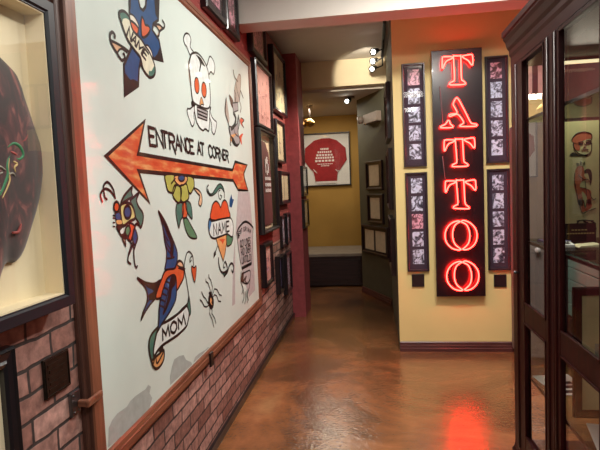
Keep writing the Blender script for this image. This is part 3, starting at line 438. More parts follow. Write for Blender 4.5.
 ['s','K',3.1,1,0.008,1,[(2.2053,1.1518),(2.3072,1.1432),(2.3348,1.1593),(2.3711,1.1721),(2.4127,1.1553),(2.4265,1.1284),(2.4244,1.0919),(2.4106,1.0743),(2.37,1.0541),(2.3206,1.0359),(2.242,1.0364),(2.1335,1.0402),(2.0815,1.0517),(2.1106,1.0879),(2.1511,1.1188)]],
 ['f','FL',3.6,1,[(2.3431,1.1581),(2.3756,1.1675),(2.409,1.1546),(2.4182,1.1331),(2.375,1.1413)]],
 ['s','K',4.1,1,0.006,1,[(2.3431,1.1581),(2.3756,1.1675),(2.409,1.1546),(2.4182,1.1331),(2.375,1.1413)]],
 ['f','K',3.9,1,[(2.3485,1.1377),(2.3885,1.1379),(2.4227,1.1271),(2.4475,1.1217),(2.4328,1.1106),(2.4068,1.1183)]],
 ['f','BL',4.5,1,[(2.2869,1.116),(2.215,1.1124),(2.1717,1.0817),(2.1337,1.0412),(2.1091,0.9995),(2.1008,0.9584),(2.0869,0.9221),(2.0737,0.9037),(2.1259,0.9248),(2.181,0.9421),(2.2467,0.9663),(2.3008,0.9982),(2.3166,1.0432),(2.3186,1.096)]],
 ['s','K',5,1,0.008,1,[(2.2869,1.116),(2.215,1.1124),(2.1717,1.0817),(2.1337,1.0412),(2.1091,0.9995),(2.1008,0.9584),(2.0869,0.9221),(2.0737,0.9037),(2.1259,0.9248),(2.181,0.9421),(2.2467,0.9663),(2.3008,0.9982),(2.3166,1.0432),(2.3186,1.096)]],
 ['f','K',5.2,1,[(2.2702,1.1158),(2.3178,1.1042),(2.3038,1.0682),(2.2603,1.0514),(2.2383,1.0121),(2.1777,0.9705),(2.1392,0.962),(2.1913,1.0103),(2.221,1.0532),(2.2342,1.0879)]],
 ['s','K',5.3,1,0.007,0,[(2.202,1.1002),(2.2457,1.0807),(2.2295,1.0577)]],
 ['s','K',5.3,1,0.007,0,[(2.1716,1.0786),(2.2141,1.059),(2.1984,1.0364)]],
 ['s','K',5.3,1,0.007,0,[(2.1504,1.0558),(2.1922,1.0359),(2.1767,1.0136)]],
 ['s','K',5.3,1,0.007,0,[(2.1324,1.0327),(2.1735,1.0125),(2.1583,0.9905)]],
 ['s','K',5.3,1,0.007,0,[(2.1201,1.0086),(2.1609,0.9881),(2.1457,0.9663)]],
 ['f','BL2',5,1,[(2.2124,1.0982),(2.2441,1.1016),(2.249,1.0819),(2.2163,1.0728)]],
 ['s','K',3,1,0.006,0,[(2.4344,1.1205),(2.4407,1.0992),(2.4589,1.0384),(2.4727,0.9739),(2.4521,0.944),(2.3776,0.9348),(2.2981,0.9249),(2.1259,0.9248)]],
 ['s','K',3,1,0.006,0,[(2.4344,1.1205),(2.4376,1.1401),(2.4564,1.1712),(2.4841,1.1944),(2.5218,1.1962),(2.563,1.1666),(2.5681,1.1145)]],
 ['s','K',3,1,0.006,0,[(2.5574,1.169),(2.5266,1.1628),(2.5162,1.1435),(2.5394,1.1505)]],
 ['f','O',3,1,[(2.5385,1.1176),(2.5726,1.1048),(2.6027,1.1091),(2.6034,1.0848),(2.5691,1.0277),(2.5377,1.0852)]],
 ['s','K',3.5,1,0.006,1,[(2.5385,1.1176),(2.5726,1.1048),(2.6027,1.1091),(2.6034,1.0848),(2.5691,1.0277),(2.5377,1.0852)]],
 ['f','TE',2.2,1,[(2.4526,0.9439),(2.4764,0.9729),(2.489,0.9078),(2.4846,0.8811),(2.4599,0.8718),(2.4164,0.8355),(2.3962,0.8815),(2.429,0.9137)]],
 ['s','K',2.7,1,0.006,1,[(2.4526,0.9439),(2.4764,0.9729),(2.489,0.9078),(2.4846,0.8811),(2.4599,0.8718),(2.4164,0.8355),(2.3962,0.8815),(2.429,0.9137)]],
 ['f','TE',2.6,1,[(2.083,0.9217),(2.0201,0.9106),(1.9902,0.8853),(1.9871,0.8465),(2.003,0.7942),(2.0175,0.7845),(2.0399,0.8175),(2.0605,0.8636),(2.1258,0.9218)]],
 ['s','K',3.1,1,0.009,1,[(2.083,0.9217),(2.0201,0.9106),(1.9902,0.8853),(1.9871,0.8465),(2.003,0.7942),(2.0175,0.7845),(2.0399,0.8175),(2.0605,0.8636),(2.1258,0.9218)]],
 ['f','OY',2.8,1,[(2.0035,0.7981),(2.031,0.7576),(2.0782,0.7483),(2.1241,0.7653),(2.1303,0.8057),(2.0795,0.8044)]],
 ['s','K',3.3,1,0.009,1,[(2.0035,0.7981),(2.031,0.7576),(2.0782,0.7483),(2.1241,0.7653),(2.1303,0.8057),(2.0795,0.8044)]],
 ['s','K',3.6,1,0.008,0,[(2.1215,0.7965),(2.0537,0.7718),(2.0456,0.8098)]],
 ['f','W2',3.3,1,[(2.1263,0.9247),(2.2398,0.919),(2.3763,0.9266),(2.4321,0.9334),(2.4517,0.915),(2.4621,0.885),(2.4375,0.8502),(2.4067,0.8328),(2.2909,0.825),(2.1238,0.8308),(2.0612,0.8222),(2.0296,0.8122),(2.0256,0.8397),(2.0572,0.888),(2.0898,0.9198)]],
 ['s','K',3.8,1,0.01,1,[(2.1263,0.9247),(2.2398,0.919),(2.3763,0.9266),(2.4321,0.9334),(2.4517,0.915),(2.4621,0.885),(2.4375,0.8502),(2.4067,0.8328),(2.2909,0.825),(2.1238,0.8308),(2.0612,0.8222),(2.0296,0.8122),(2.0256,0.8397),(2.0572,0.888),(2.0898,0.9198)]],
 ['f','K',3.1,0,[(2.0687,0.8257),(2.1266,0.8299),(2.1257,0.7951),(2.0812,0.8157)]],
 ['s','K',5.5,0,0.0105,0,[(2.1256,0.8503),(2.1278,0.8989),(2.1621,0.8646),(2.1908,0.8992),(2.2027,0.8493)]],
 ['s','K',5.5,0,0.0105,0,[(2.2462,0.8487),(2.2197,0.8631),(2.2169,0.8852),(2.2392,0.8994),(2.2602,0.8995),(2.2876,0.8852),(2.2913,0.8625),(2.2679,0.8484),(2.2462,0.8487)]],
 ['s','K',5.5,0,0.0105,0,[(2.3139,0.8477),(2.3116,0.8997),(2.3551,0.863),(2.3851,0.9001),(2.4043,0.8465)]]],
'butterfly':[['f','TE',1,1,[(1.9282,1.5306),(1.8884,1.5135),(1.8543,1.4948),(1.8287,1.4681),(1.8605,1.4755),(1.8936,1.4844),(1.9276,1.4932),(1.9206,1.5109)]],
 ['s','K',1.5,1,0.008,1,[(1.9282,1.5306),(1.8884,1.5135),(1.8543,1.4948),(1.8287,1.4681),(1.8605,1.4755),(1.8936,1.4844),(1.9276,1.4932),(1.9206,1.5109)]],
 ['f','TE',1.2,1,[(1.9832,1.5055),(1.9596,1.479),(1.9755,1.4514),(2.0101,1.4224),(2.0055,1.3904),(1.9812,1.3648),(1.9645,1.3888),(1.94,1.4106),(1.9303,1.4445),(1.9063,1.4762),(1.942,1.4929)]],
 ['s','K',1.7,1,0.008,1,[(1.9832,1.5055),(1.9596,1.479),(1.9755,1.4514),(2.0101,1.4224),(2.0055,1.3904),(1.9812,1.3648),(1.9645,1.3888),(1.94,1.4106),(1.9303,1.4445),(1.9063,1.4762),(1.942,1.4929)]],
 ['f','K',2,1,[(1.906,1.474),(1.9268,1.4535),(1.9452,1.4125),(1.9231,1.4271),(1.9126,1.4541)]],
 ['f','YE',2.3,1,[(1.8232,1.4599),(1.8599,1.4712),(1.9093,1.4639),(1.9339,1.4354),(1.9355,1.4064),(1.8907,1.3984),(1.8346,1.3846),(1.822,1.4201)]],
 ['s','K',2.8,1,0.009,1,[(1.8232,1.4599),(1.8599,1.4712),(1.9093,1.4639),(1.9339,1.4354),(1.9355,1.4064),(1.8907,1.3984),(1.8346,1.3846),(1.822,1.4201)]],
 ['f','BL',3,1,[(1.9044,1.4326),(1.9019,1.425),(1.8968,1.4183),(1.8896,1.4131),(1.8811,1.4101),(1.8721,1.4095),(1.8635,1.4113),(1.8561,1.4152),(1.8507,1.421),(1.8477,1.428),(1.8474,1.4356),(1.8498,1.4431),(1.8547,1.4497),(1.8616,1.4548),(1.87,1.458),(1.879,1.4589),(1.8877,1.4573),(1.8952,1.4534),(1.9009,1.4476),(1.9041,1.4404)]],
 ['s','K',3.5,1,0.009,1,[(1.9044,1.4326),(1.9019,1.425),(1.8968,1.4183),(1.8896,1.4131),(1.8811,1.4101),(1.8721,1.4095),(1.8635,1.4113),(1.8561,1.4152),(1.8507,1.421),(1.8477,1.428),(1.8474,1.4356),(1.8498,1.4431),(1.8547,1.4497),(1.8616,1.4548),(1.87,1.458),(1.879,1.4589),(1.8877,1.4573),(1.8952,1.4534),(1.9009,1.4476),(1.9041,1.4404)]],
 ['f','OR',2,1,[(1.8845,1.3903),(1.9274,1.3773),(1.9127,1.3483),(1.8881,1.3208),(1.8635,1.3339),(1.8905,1.36)]],
 ['s','K',2.5,1,0.007,1,[(1.8845,1.3903),(1.9274,1.3773),(1.9127,1.3483),(1.8881,1.3208),(1.8635,1.3339),(1.8905,1.36)]],
 ['f','TG',2,1,[(1.8521,1.3729),(1.8782,1.3812),(1.8875,1.3603),(1.8645,1.341),(1.8495,1.3542)]],
 ['s','K',2.5,1,0.006,1,[(1.8521,1.3729),(1.8782,1.3812),(1.8875,1.3603),(1.8645,1.341),(1.8495,1.3542)]],
 ['f','BL',2,1,[(1.926,1.3676),(1.9472,1.3352),(1.9398,1.3137),(1.9167,1.3016),(1.9045,1.3345)]],
 ['s','K',2.5,1,0.007,1,[(1.926,1.3676),(1.9472,1.3352),(1.9398,1.3137),(1.9167,1.3016),(1.9045,1.3345)]],
 ['f','K',2,1,[(1.9304,1.3834),(1.9549,1.389),(1.9665,1.3707),(1.9456,1.3773),(1.9333,1.366)]],
 ['f','K',3.2,1,[(1.7784,1.4412),(1.8115,1.4374),(1.8214,1.4159),(1.8347,1.3854),(1.8355,1.3598),(1.7976,1.3675),(1.7843,1.3935),(1.7759,1.4229)]],
 ['f','BL',3.6,1,[(1.7831,1.4328),(1.8109,1.4333),(1.8166,1.412),(1.7854,1.4132)]],
 ['f','OY',3.6,1,[(1.7847,1.4079),(1.8202,1.4067),(1.8253,1.3937),(1.7896,1.3951)]],
 ['f','K',3.2,1,[(1.7782,1.3882),(1.8198,1.3849),(1.8495,1.3542),(1.8771,1.3373),(1.8318,1.3325),(1.8013,1.3542)]],
 ['f','W2',3.6,1,[(1.8079,1.3674),(1.8331,1.3768),(1.8356,1.3602),(1.8157,1.3551)]],
 ['f','OR',3.4,1,[(1.812,1.457),(1.8102,1.4511),(1.8066,1.4458),(1.8017,1.4418),(1.7959,1.4393),(1.7897,1.4387),(1.7839,1.4399),(1.7789,1.4429),(1.7752,1.4473),(1.7732,1.4528),(1.7731,1.4587),(1.7748,1.4646),(1.7783,1.4698),(1.7831,1.4738),(1.7888,1.4764),(1.795,1.4771),(1.8009,1.476),(1.806,1.473),(1.8098,1.4686),(1.8118,1.4631)]],
 ['s','K',3.9,1,0.008,1,[(1.812,1.457),(1.8102,1.4511),(1.8066,1.4458),(1.8017,1.4418),(1.7959,1.4393),(1.7897,1.4387),(1.7839,1.4399),(1.7789,1.4429),(1.7752,1.4473),(1.7732,1.4528),(1.7731,1.4587),(1.7748,1.4646),(1.7783,1.4698),(1.7831,1.4738),(1.7888,1.4764),(1.795,1.4771),(1.8009,1.476),(1.806,1.473),(1.8098,1.4686),(1.8118,1.4631)]],
 ['s','K',3,0,0.004,0,[(1.7764,1.4262),(1.7628,1.4286)]],
 ['s','K',3,0,0.004,0,[(1.7751,1.4168),(1.7615,1.4193)]],
 ['s','K',3,0,0.004,0,[(1.7729,1.4005),(1.7593,1.4031)]],
 ['s','K',3,0,0.004,0,[(1.7709,1.3863),(1.7574,1.389)]],
 ['s','K',3,1,0.007,0,[(1.7871,1.4927),(1.7767,1.5248),(1.7417,1.55),(1.71,1.5347),(1.714,1.4968),(1.7286,1.4879)]],
 ['s','K',3,1,0.007,0,[(1.7897,1.4901),(1.7563,1.5177),(1.718,1.5262),(1.6855,1.5068),(1.6953,1.4794)]],
 ['s','K',3,1,0.007,0,[(1.857,1.337),(1.8906,1.3094),(1.8629,1.2721),(1.854,1.2447),(1.8755,1.2319)]],
 ['s','K',3,1,0.007,0,[(1.8973,1.3353),(1.9039,1.3079),(1.8622,1.2674)]],
 ['s','K',3,1,0.007,0,[(1.9462,1.3279),(1.9236,1.2983),(1.9067,1.2759),(1.9082,1.2269),(1.9218,1.21),(1.9302,1.2161)]],
 ['s','K',3,1,0.006,0,[(1.9018,1.3154),(1.9105,1.2803)]],
 ['f','FL2',2,1,[(1.8207,1.336),(1.8391,1.3294),(1.843,1.3078),(1.8254,1.3215)]],
 ['s','K',3,1,0.006,0,[(1.8207,1.336),(1.8429,1.3069),(1.8414,1.3315)]]],
'spider':[['f','K',2,1,[(2.8712,0.8566),(2.8685,0.8429),(2.861,0.8316),(2.8495,0.8239),(2.8352,0.8206),(2.8196,0.8219),(2.8043,0.8276),(2.7906,0.8371),(2.78,0.8494),(2.7733,0.8634),(2.7711,0.8778),(2.7737,0.8911),(2.7808,0.9021),(2.7918,0.9099),(2.8056,0.9136),(2.821,0.9128),(2.8365,0.9075),(2.8506,0.8982),(2.8617,0.8858),(2.8689,0.8714)]],
 ['f','OY',3,1,[(2.8172,0.8917),(2.8352,0.8721),(2.8246,0.8588),(2.8416,0.8418),(2.8154,0.8532),(2.8031,0.8767)]],
 ['f','K',2,1,[(2.834,0.9136),(2.8323,0.9107),(2.8285,0.9086),(2.8229,0.9074),(2.8162,0.9074),(2.809,0.9084),(2.802,0.9104),(2.7959,0.9132),(2.7913,0.9165),(2.7885,0.92),(2.788,0.9233),(2.7896,0.9262),(2.7933,0.9283),(2.7987,0.9295),(2.8054,0.9296),(2.8125,0.9286),(2.8196,0.9267),(2.8258,0.9239),(2.8306,0.9205),(2.8334,0.917)]],
 ['s','K',2,0,0.006,0,[(2.8237,0.9007),(2.8144,0.9416),(2.7888,0.9801),(2.7494,0.9988),(2.7518,1.0125)]],
 ['s','K',2,0,0.006,0,[(2.8353,0.9008),(2.8598,0.9455),(2.8347,0.9921),(2.8052,1.0104),(2.8051,1.0284)]],
 ['s','K',2,0,0.006,0,[(2.8481,0.898),(2.8956,0.9267),(2.9457,0.9122),(2.984,0.8743),(3.0275,0.8578)]],
 ['s','K',2,0,0.006,0,[(2.863,0.8869),(2.8897,0.8928),(2.9306,0.8776),(2.9594,0.8387),(3.0084,0.8248)]],
 ['s','K',2,0,0.006,0,[(2.7845,0.8629),(2.7623,0.8732),(2.7289,0.9061),(2.6967,0.9232),(2.6695,0.9562)]],
 ['s','K',2,0,0.006,0,[(2.7837,0.858),(2.7434,0.8547),(2.6994,0.8677),(2.6678,0.9023),(2.6369,0.9191)]],
 ['s','K',2,0,0.006,0,[(2.7957,0.8345),(2.7823,0.8062),(2.8257,0.7586),(2.8466,0.7097)]],
 ['s','K',2,0,0.006,0,[(2.8316,0.8259),(2.8235,0.7958),(2.8697,0.7563),(2.8877,0.7207)]]],
'dancer':[['s','BR',3,1,0.01,0,[(3.5791,2.3451),(3.608,2.3026),(3.6922,2.287)]],
 ['f','BG',1,1,[(3.6345,2.2729),(3.7261,2.3454),(3.7836,2.3457),(3.7686,2.2699),(3.7108,2.1512),(3.5728,2.1196),(3.579,2.2067)]],
 ['s','BR',3,1,0.007,0,[(3.7261,2.3454),(3.7836,2.3457),(3.7686,2.2699),(3.7108,2.1512)]],
 ['s','K',3,1,0.01,0,[(3.7507,2.2375),(3.8303,2.1925)]],
 ['f','BR',1,1,[(3.4414,2.1526),(3.5423,2.1244),(3.5221,2.0732),(3.466,2.0988)]],
 ['f','BG',1,1,[(3.3623,2.1155),(3.321,2.0179),(3.3798,1.9533),(3.4134,1.9773),(3.3963,2.0416)]],
 ['s','BR',3,1,0.008,0,[(3.3623,2.1155),(3.3162,2.0173),(3.3798,1.9533),(3.4019,1.9159)]],
 ['f','GR',1.5,0,[(3.5182,2.1069),(3.6623,2.1336),(3.6624,2.0766),(3.5269,2.0437)]],
 ['s','K',2,0,0.007,1,[(3.5182,2.1069),(3.6623,2.1336),(3.6624,2.0766),(3.5269,2.0437)]],
 ['s','K',2,1,0.022,0,[(3.5263,2.0408),(3.5842,2.0124),(3.542,1.9585),(3.4474,1.9207)]],
 ['f','GR',1,1,[(3.3924,1.9289),(3.5103,1.9389),(3.6126,1.9783),(3.6617,2.0413),(3.625,1.9167),(3.6695,1.8636),(3.5986,1.8185),(3.4877,1.8206),(3.4188,1.8721)]],
 ['s','K',1.5,1,0.008,1,[(3.3924,1.9289),(3.5103,1.9389),(3.6126,1.9783),(3.6617,2.0413),(3.625,1.9167),(3.6695,1.8636),(3.5986,1.8185),(3.4877,1.8206),(3.4188,1.8721)]],
 ['f','K',2,1,[(3.4301,1.8732),(3.4954,1.861),(3.5596,1.8293),(3.6471,1.8394),(3.5982,1.8166),(3.4827,1.8184)]],
 ['f','OY',1.8,1,[(3.4188,1.8721),(3.5983,1.9046),(3.4722,1.8589),(3.4164,1.8241)]],
 ['f','OR',1.5,1,[(3.7361,2.033),(3.8219,2.026),(3.7545,1.9949),(3.8021,1.9675),(3.7386,1.9801),(3.6971,2.0043)]],
 ['f','OR',1.5,1,[(3.6656,1.8952),(3.7743,1.9218),(3.7189,1.8807),(3.7226,1.8343),(3.6688,1.8603)]],
 ['s','K',3,1,0.008,0,[(3.579,2.2067),(3.6148,2.1711),(3.5844,2.1242)]],
 ['s','K',3,1,0.007,0,[(3.6339,2.27),(3.6657,2.2081),(3.724,2.1606)]],
 ['s','BR',3,1,0.008,0,[(3.7108,2.1512),(3.7494,2.1137),(3.7177,2.0699)]],
 ['s','K',3,1,0.007,0,[(3.3623,2.1155),(3.3257,2.0186),(3.3806,1.9574)]],
 ['s','K',3,1,0.01,0,[(3.3838,1.9515),(3.3968,1.9294),(3.4188,1.8721),(3.4175,1.8302)]],
 ['s','K',3,1,0.009,0,[(3.6617,2.0413),(3.6771,1.9923),(3.625,1.9167),(3.6701,1.8668)]],
 ['s','K',3,1,0.007,0,[(3.5103,1.9389),(3.5381,1.9018),(3.6188,1.8845)]],
 ['s','BR',3,1,0.008,0,[(3.4175,1.8302),(3.3969,1.8136),(3.4177,1.8074)]],
 ['s','K',3,1,0.007,0,[(3.7361,2.033),(3.8219,2.026),(3.7545,1.9949),(3.8021,1.9675)]]],
'lettered_badge':[['s','K',3,1,0.013,0,[(3.4502,1.202),(3.5169,1.2375),(3.6817,1.2675),(3.8154,1.2494),(3.9458,1.2046)]],
 ['s','K',3,0,0.006,0,[(3.4502,1.202),(3.4743,1.0966),(3.5208,0.9757)]],
 ['s','K',3,0,0.006,0,[(3.9458,1.2046),(3.8861,1.0635),(3.8283,0.9282)]],
 ['s','K',3,0,0.018,0,[(3.5437,0.9443),(3.8328,0.9356)]],
 ['s','K',4,0,0.006,0,[(3.4795,1.1696),(3.4717,1.1984),(3.4882,1.1969),(3.4941,1.1921),(3.4957,1.1863),(3.4919,1.1833),(3.4754,1.1849)]],
 ['s','K',4,0,0.006,0,[(3.4919,1.1833),(3.5,1.1788),(3.502,1.1715),(3.4972,1.1678),(3.4795,1.1696)]],
 ['s','K',4,0,0.006,0,[(3.5241,1.2093),(3.5002,1.2115),(3.5062,1.1826),(3.5302,1.1802)]],
 ['s','K',4,0,0.006,0,[(3.5031,1.1976),(3.5222,1.1958)]],
 ['s','K',4,0,0.006,0,[(3.5387,1.1921),(3.535,1.221),(3.552,1.2195),(3.5599,1.2145),(3.5608,1.2078),(3.554,1.2044),(3.5369,1.206)]],
 ['s','K',4,0,0.006,0,[(3.5478,1.205),(3.5631,1.1898)]],
 ['s','K',4,0,0.006,0,[(3.5733,1.228),(3.5982,1.226)]],
 ['s','K',4,0,0.006,0,[(3.5857,1.227),(3.5868,1.198)]],
 ['s','K',4,0,0.006,0,[(3.6716,1.2235),(3.6645,1.2294),(3.6542,1.2302),(3.6454,1.2236),(3.6433,1.2091),(3.6499,1.2012),(3.6616,1.2001),(3.6689,1.2054),(3.67,1.2127),(3.6596,1.2136)]],
 ['s','K',4,0,0.006,0,[(3.6914,1.1999),(3.6997,1.229),(3.7183,1.2275),(3.7251,1.2224),(3.7231,1.2157),(3.714,1.2123),(3.6954,1.2139)]],
 ['s','K',4,0,0.006,0,[(3.7073,1.2129),(3.7179,1.1976)]],
 ['s','K',4,0,0.006,0,[(3.7479,1.1933),(3.7599,1.2224)]],
 ['s','K',4,0,0.006,0,[(3.7741,1.1858),(3.7918,1.2147),(3.7926,1.1933),(3.8153,1.2128),(3.8018,1.1833)]],
 ['s','K',4,0,0.006,0,[(3.8207,1.1714),(3.8428,1.2002),(3.8408,1.1788),(3.8669,1.1982),(3.8491,1.1687)]],
 ['s','K',4,0,0.0065,0,[(3.5353,1.0964),(3.527,1.1099),(3.5283,1.1306),(3.5384,1.1437),(3.5464,1.1436),(3.5548,1.1301),(3.5534,1.1092),(3.5433,1.0962),(3.5353,1.0964)]],
 ['s','K',4,0,0.0065,0,[(3.5615,1.1433),(3.5584,1.0958),(3.5854,1.0951)]],
 ['s','K',4,0,0.0065,0,[(3.5914,1.0949),(3.5945,1.1427),(3.6109,1.1424),(3.6211,1.1302),(3.6196,1.1062),(3.6078,1.0945),(3.5914,1.0949)]],
 ['s','K',4,0,0.0065,0,[(3.6621,1.1414),(3.659,1.0932),(3.6874,1.0925)]],
 ['s','K',4,0,0.0065,0,[(3.7038,1.092),(3.6946,1.1059),(3.696,1.1272),(3.7069,1.1406),(3.7156,1.1404),(3.7249,1.1266),(3.7236,1.1052),(3.7125,1.0918),(3.7038,1.092)]],
 ['s','K',4,0,0.0065,0,[(3.7322,1.1401),(3.7438,1.091),(3.7617,1.1396)]],
 ['s','K',4,0,0.0065,0,[(3.7982,1.1389),(3.7682,1.1395),(3.7652,1.0905),(3.7952,1.0897)]],
 ['s','K',4,0,0.0065,0,[(3.7667,1.116),(3.7907,1.1154)]],
 ['s','K',4,0,0.0065,0,[(3.8351,1.1308),(3.8232,1.1385),(3.8092,1.1338),(3.8069,1.1215),(3.8306,1.1076),(3.8298,1.0948),(3.8171,1.0891),(3.8022,1.0954)]],
 ['s','K',4,0,0.0065,0,[(3.5387,1.0345),(3.5421,1.0835)]],
 ['s','K',4,0,0.0065,0,[(3.5663,1.0337),(3.5704,1.0829)]],
 ['s','K',4,0,0.0065,0,[(3.5404,1.059),(3.5683,1.0583)]],
 ['s','K',4,0,0.0065,0,[(3.5864,1.0332),(3.5909,1.0824)]],
 ['s','K',4,0,0.0065,0,[(3.6067,1.0326),(3.6117,1.0819),(3.6293,1.0815),(3.6396,1.0689),(3.6367,1.0442),(3.6238,1.0321),(3.6067,1.0326)]],
 ['s','K',4,0,0.0065,0,[(3.6876,1.0304),(3.6792,1.0445),(3.6821,1.0664),(3.6946,1.0801),(3.7038,1.0798),(3.7124,1.0657),(3.7091,1.0438),(3.6965,1.0301),(3.6876,1.0304)]],
 ['s','K',4,0,0.0065,0,[(3.7212,1.0795),(3.7286,1.0292),(3.7522,1.0787)]],
 ['s','K',4,0,0.0065,0,[(3.7908,1.0779),(3.7591,1.0786),(3.7505,1.0286),(3.7814,1.0278)]],
 ['s','K',4,0,0.0065,0,[(3.755,1.0546),(3.78,1.054)]],
 ['s','K',4,0,0.0065,0,[(3.7882,1.0276),(3.7978,1.0777),(3.8203,1.0772),(3.8285,1.0694),(3.8261,1.0579),(3.815,1.0511),(3.7928,1.0516)]],
 ['s','K',4,0,0.0065,0,[(3.8071,1.0513),(3.8197,1.0267)]],
 ['s','K',4,0,0.0065,0,[(3.5555,1.0241),(3.5527,0.9847),(3.5624,0.9744),(3.5763,0.9737),(3.5875,0.983),(3.5906,1.0224)]],
 ['s','K',4,0,0.0065,0,[(3.5945,0.9728),(3.5984,1.022),(3.63,0.9711),(3.6344,1.0203)]],
 ['s','K',4,0,0.0065,0,[(3.6423,1.0199),(3.6791,1.0181)]],
 ['s','K',4,0,0.0065,0,[(3.6607,1.019),(3.656,0.9699)]],
 ['s','K',4,0,0.0065,0,[(3.6953,0.968),(3.6838,0.9823),(3.6859,1.0039),(3.7004,1.0171),(3.7117,1.0165),(3.7235,1.0021),(3.7211,0.9805),(3.7065,0.9674),(3.6953,0.968)]],
 ['s','K',4,0,0.0065,0,[(3.7334,1.0154),(3.7279,0.9664),(3.766,0.9646)]],
 ['s','K',4,0,0.0065,0,[(3.7745,0.9642),(3.7805,1.0131),(3.8042,1.012),(3.8184,0.999),(3.8152,0.9745),(3.7978,0.963),(3.7745,0.9642)]],
 ['f','BR',1,0,[(3.5366,0.9131),(3.6002,0.9105),(3.5704,0.8588),(3.6594,0.8756),(3.5844,0.8318),(3.4943,0.8569)]],
 ['s','K',2,1,0.008,0,[(3.52,0.924),(3.4943,0.8569),(3.5456,0.7988),(3.5075,0.7665)]],
 ['s','K',2,1,0.008,0,[(3.5534,0.9022),(3.6643,0.8996),(3.7799,0.887),(3.7683,0.8309),(3.6801,0.8102),(3.6192,0.8416),(3.6643,0.8664)]],
 ['s','K',2,1,0.008,0,[(3.7683,0.8309),(3.7275,0.7706),(3.6644,0.7332),(3.6875,0.6778)]],
 ['s','K',2,1,0.008,0,[(3.5243,0.8512),(3.6465,0.8117),(3.714,0.8071)]],
 ['s','K',2,1,0.008,0,[(3.5456,0.7988),(3.5656,0.7379),(3.5134,0.701)]],
 ['s','K',2,1,0.008,0,[(3.6032,0.7626),(3.6064,0.7126),(3.5733,0.6791)]],
 ['s','K',2,1,0.008,0,[(3.6578,0.7679),(3.6416,0.7214),(3.6514,0.6693)]]],
'peeled_paint':[['f','PG',0.3,0,[(1.6211,0.6221),(1.6333,0.6867),(1.6601,0.7033),(1.6995,0.71),(1.7709,0.7034),(1.799,0.7135),(1.8437,0.7146),(1.8932,0.7104),(1.932,0.7059),(1.9588,0.7146),(1.9824,0.6967),(1.9656,0.6753),(1.9877,0.6458),(1.9536,0.6133),(1.8528,0.6146),(1.7371,0.6135)]],
 ['f','PG',0.3,0,[(2.1788,0.6264),(2.185,0.6663),(2.2144,0.7028),(2.2419,0.7241),(2.3041,0.7199),(2.3612,0.7057),(2.3898,0.6707),(2.4556,0.6376),(2.4675,0.6204),(2.3019,0.6238)]],
 ['f','PG',0.3,0,[(2.4827,0.6229),(2.5163,0.6432),(2.5785,0.6413),(2.6757,0.6288),(2.7281,0.6291),(2.7446,0.6209),(2.5911,0.6206)]],
 ['f','PM',0.3,0,[(3.5479,1.4894),(3.8908,1.4847),(3.9217,1.2337),(3.9145,0.7112),(3.7128,0.6992),(3.5483,0.924),(3.5061,0.9954),(3.4408,1.2145),(3.4074,1.1762),(3.3228,0.7365),(3.2486,0.7403),(3.3269,1.0222),(3.4501,1.2624)]]]}
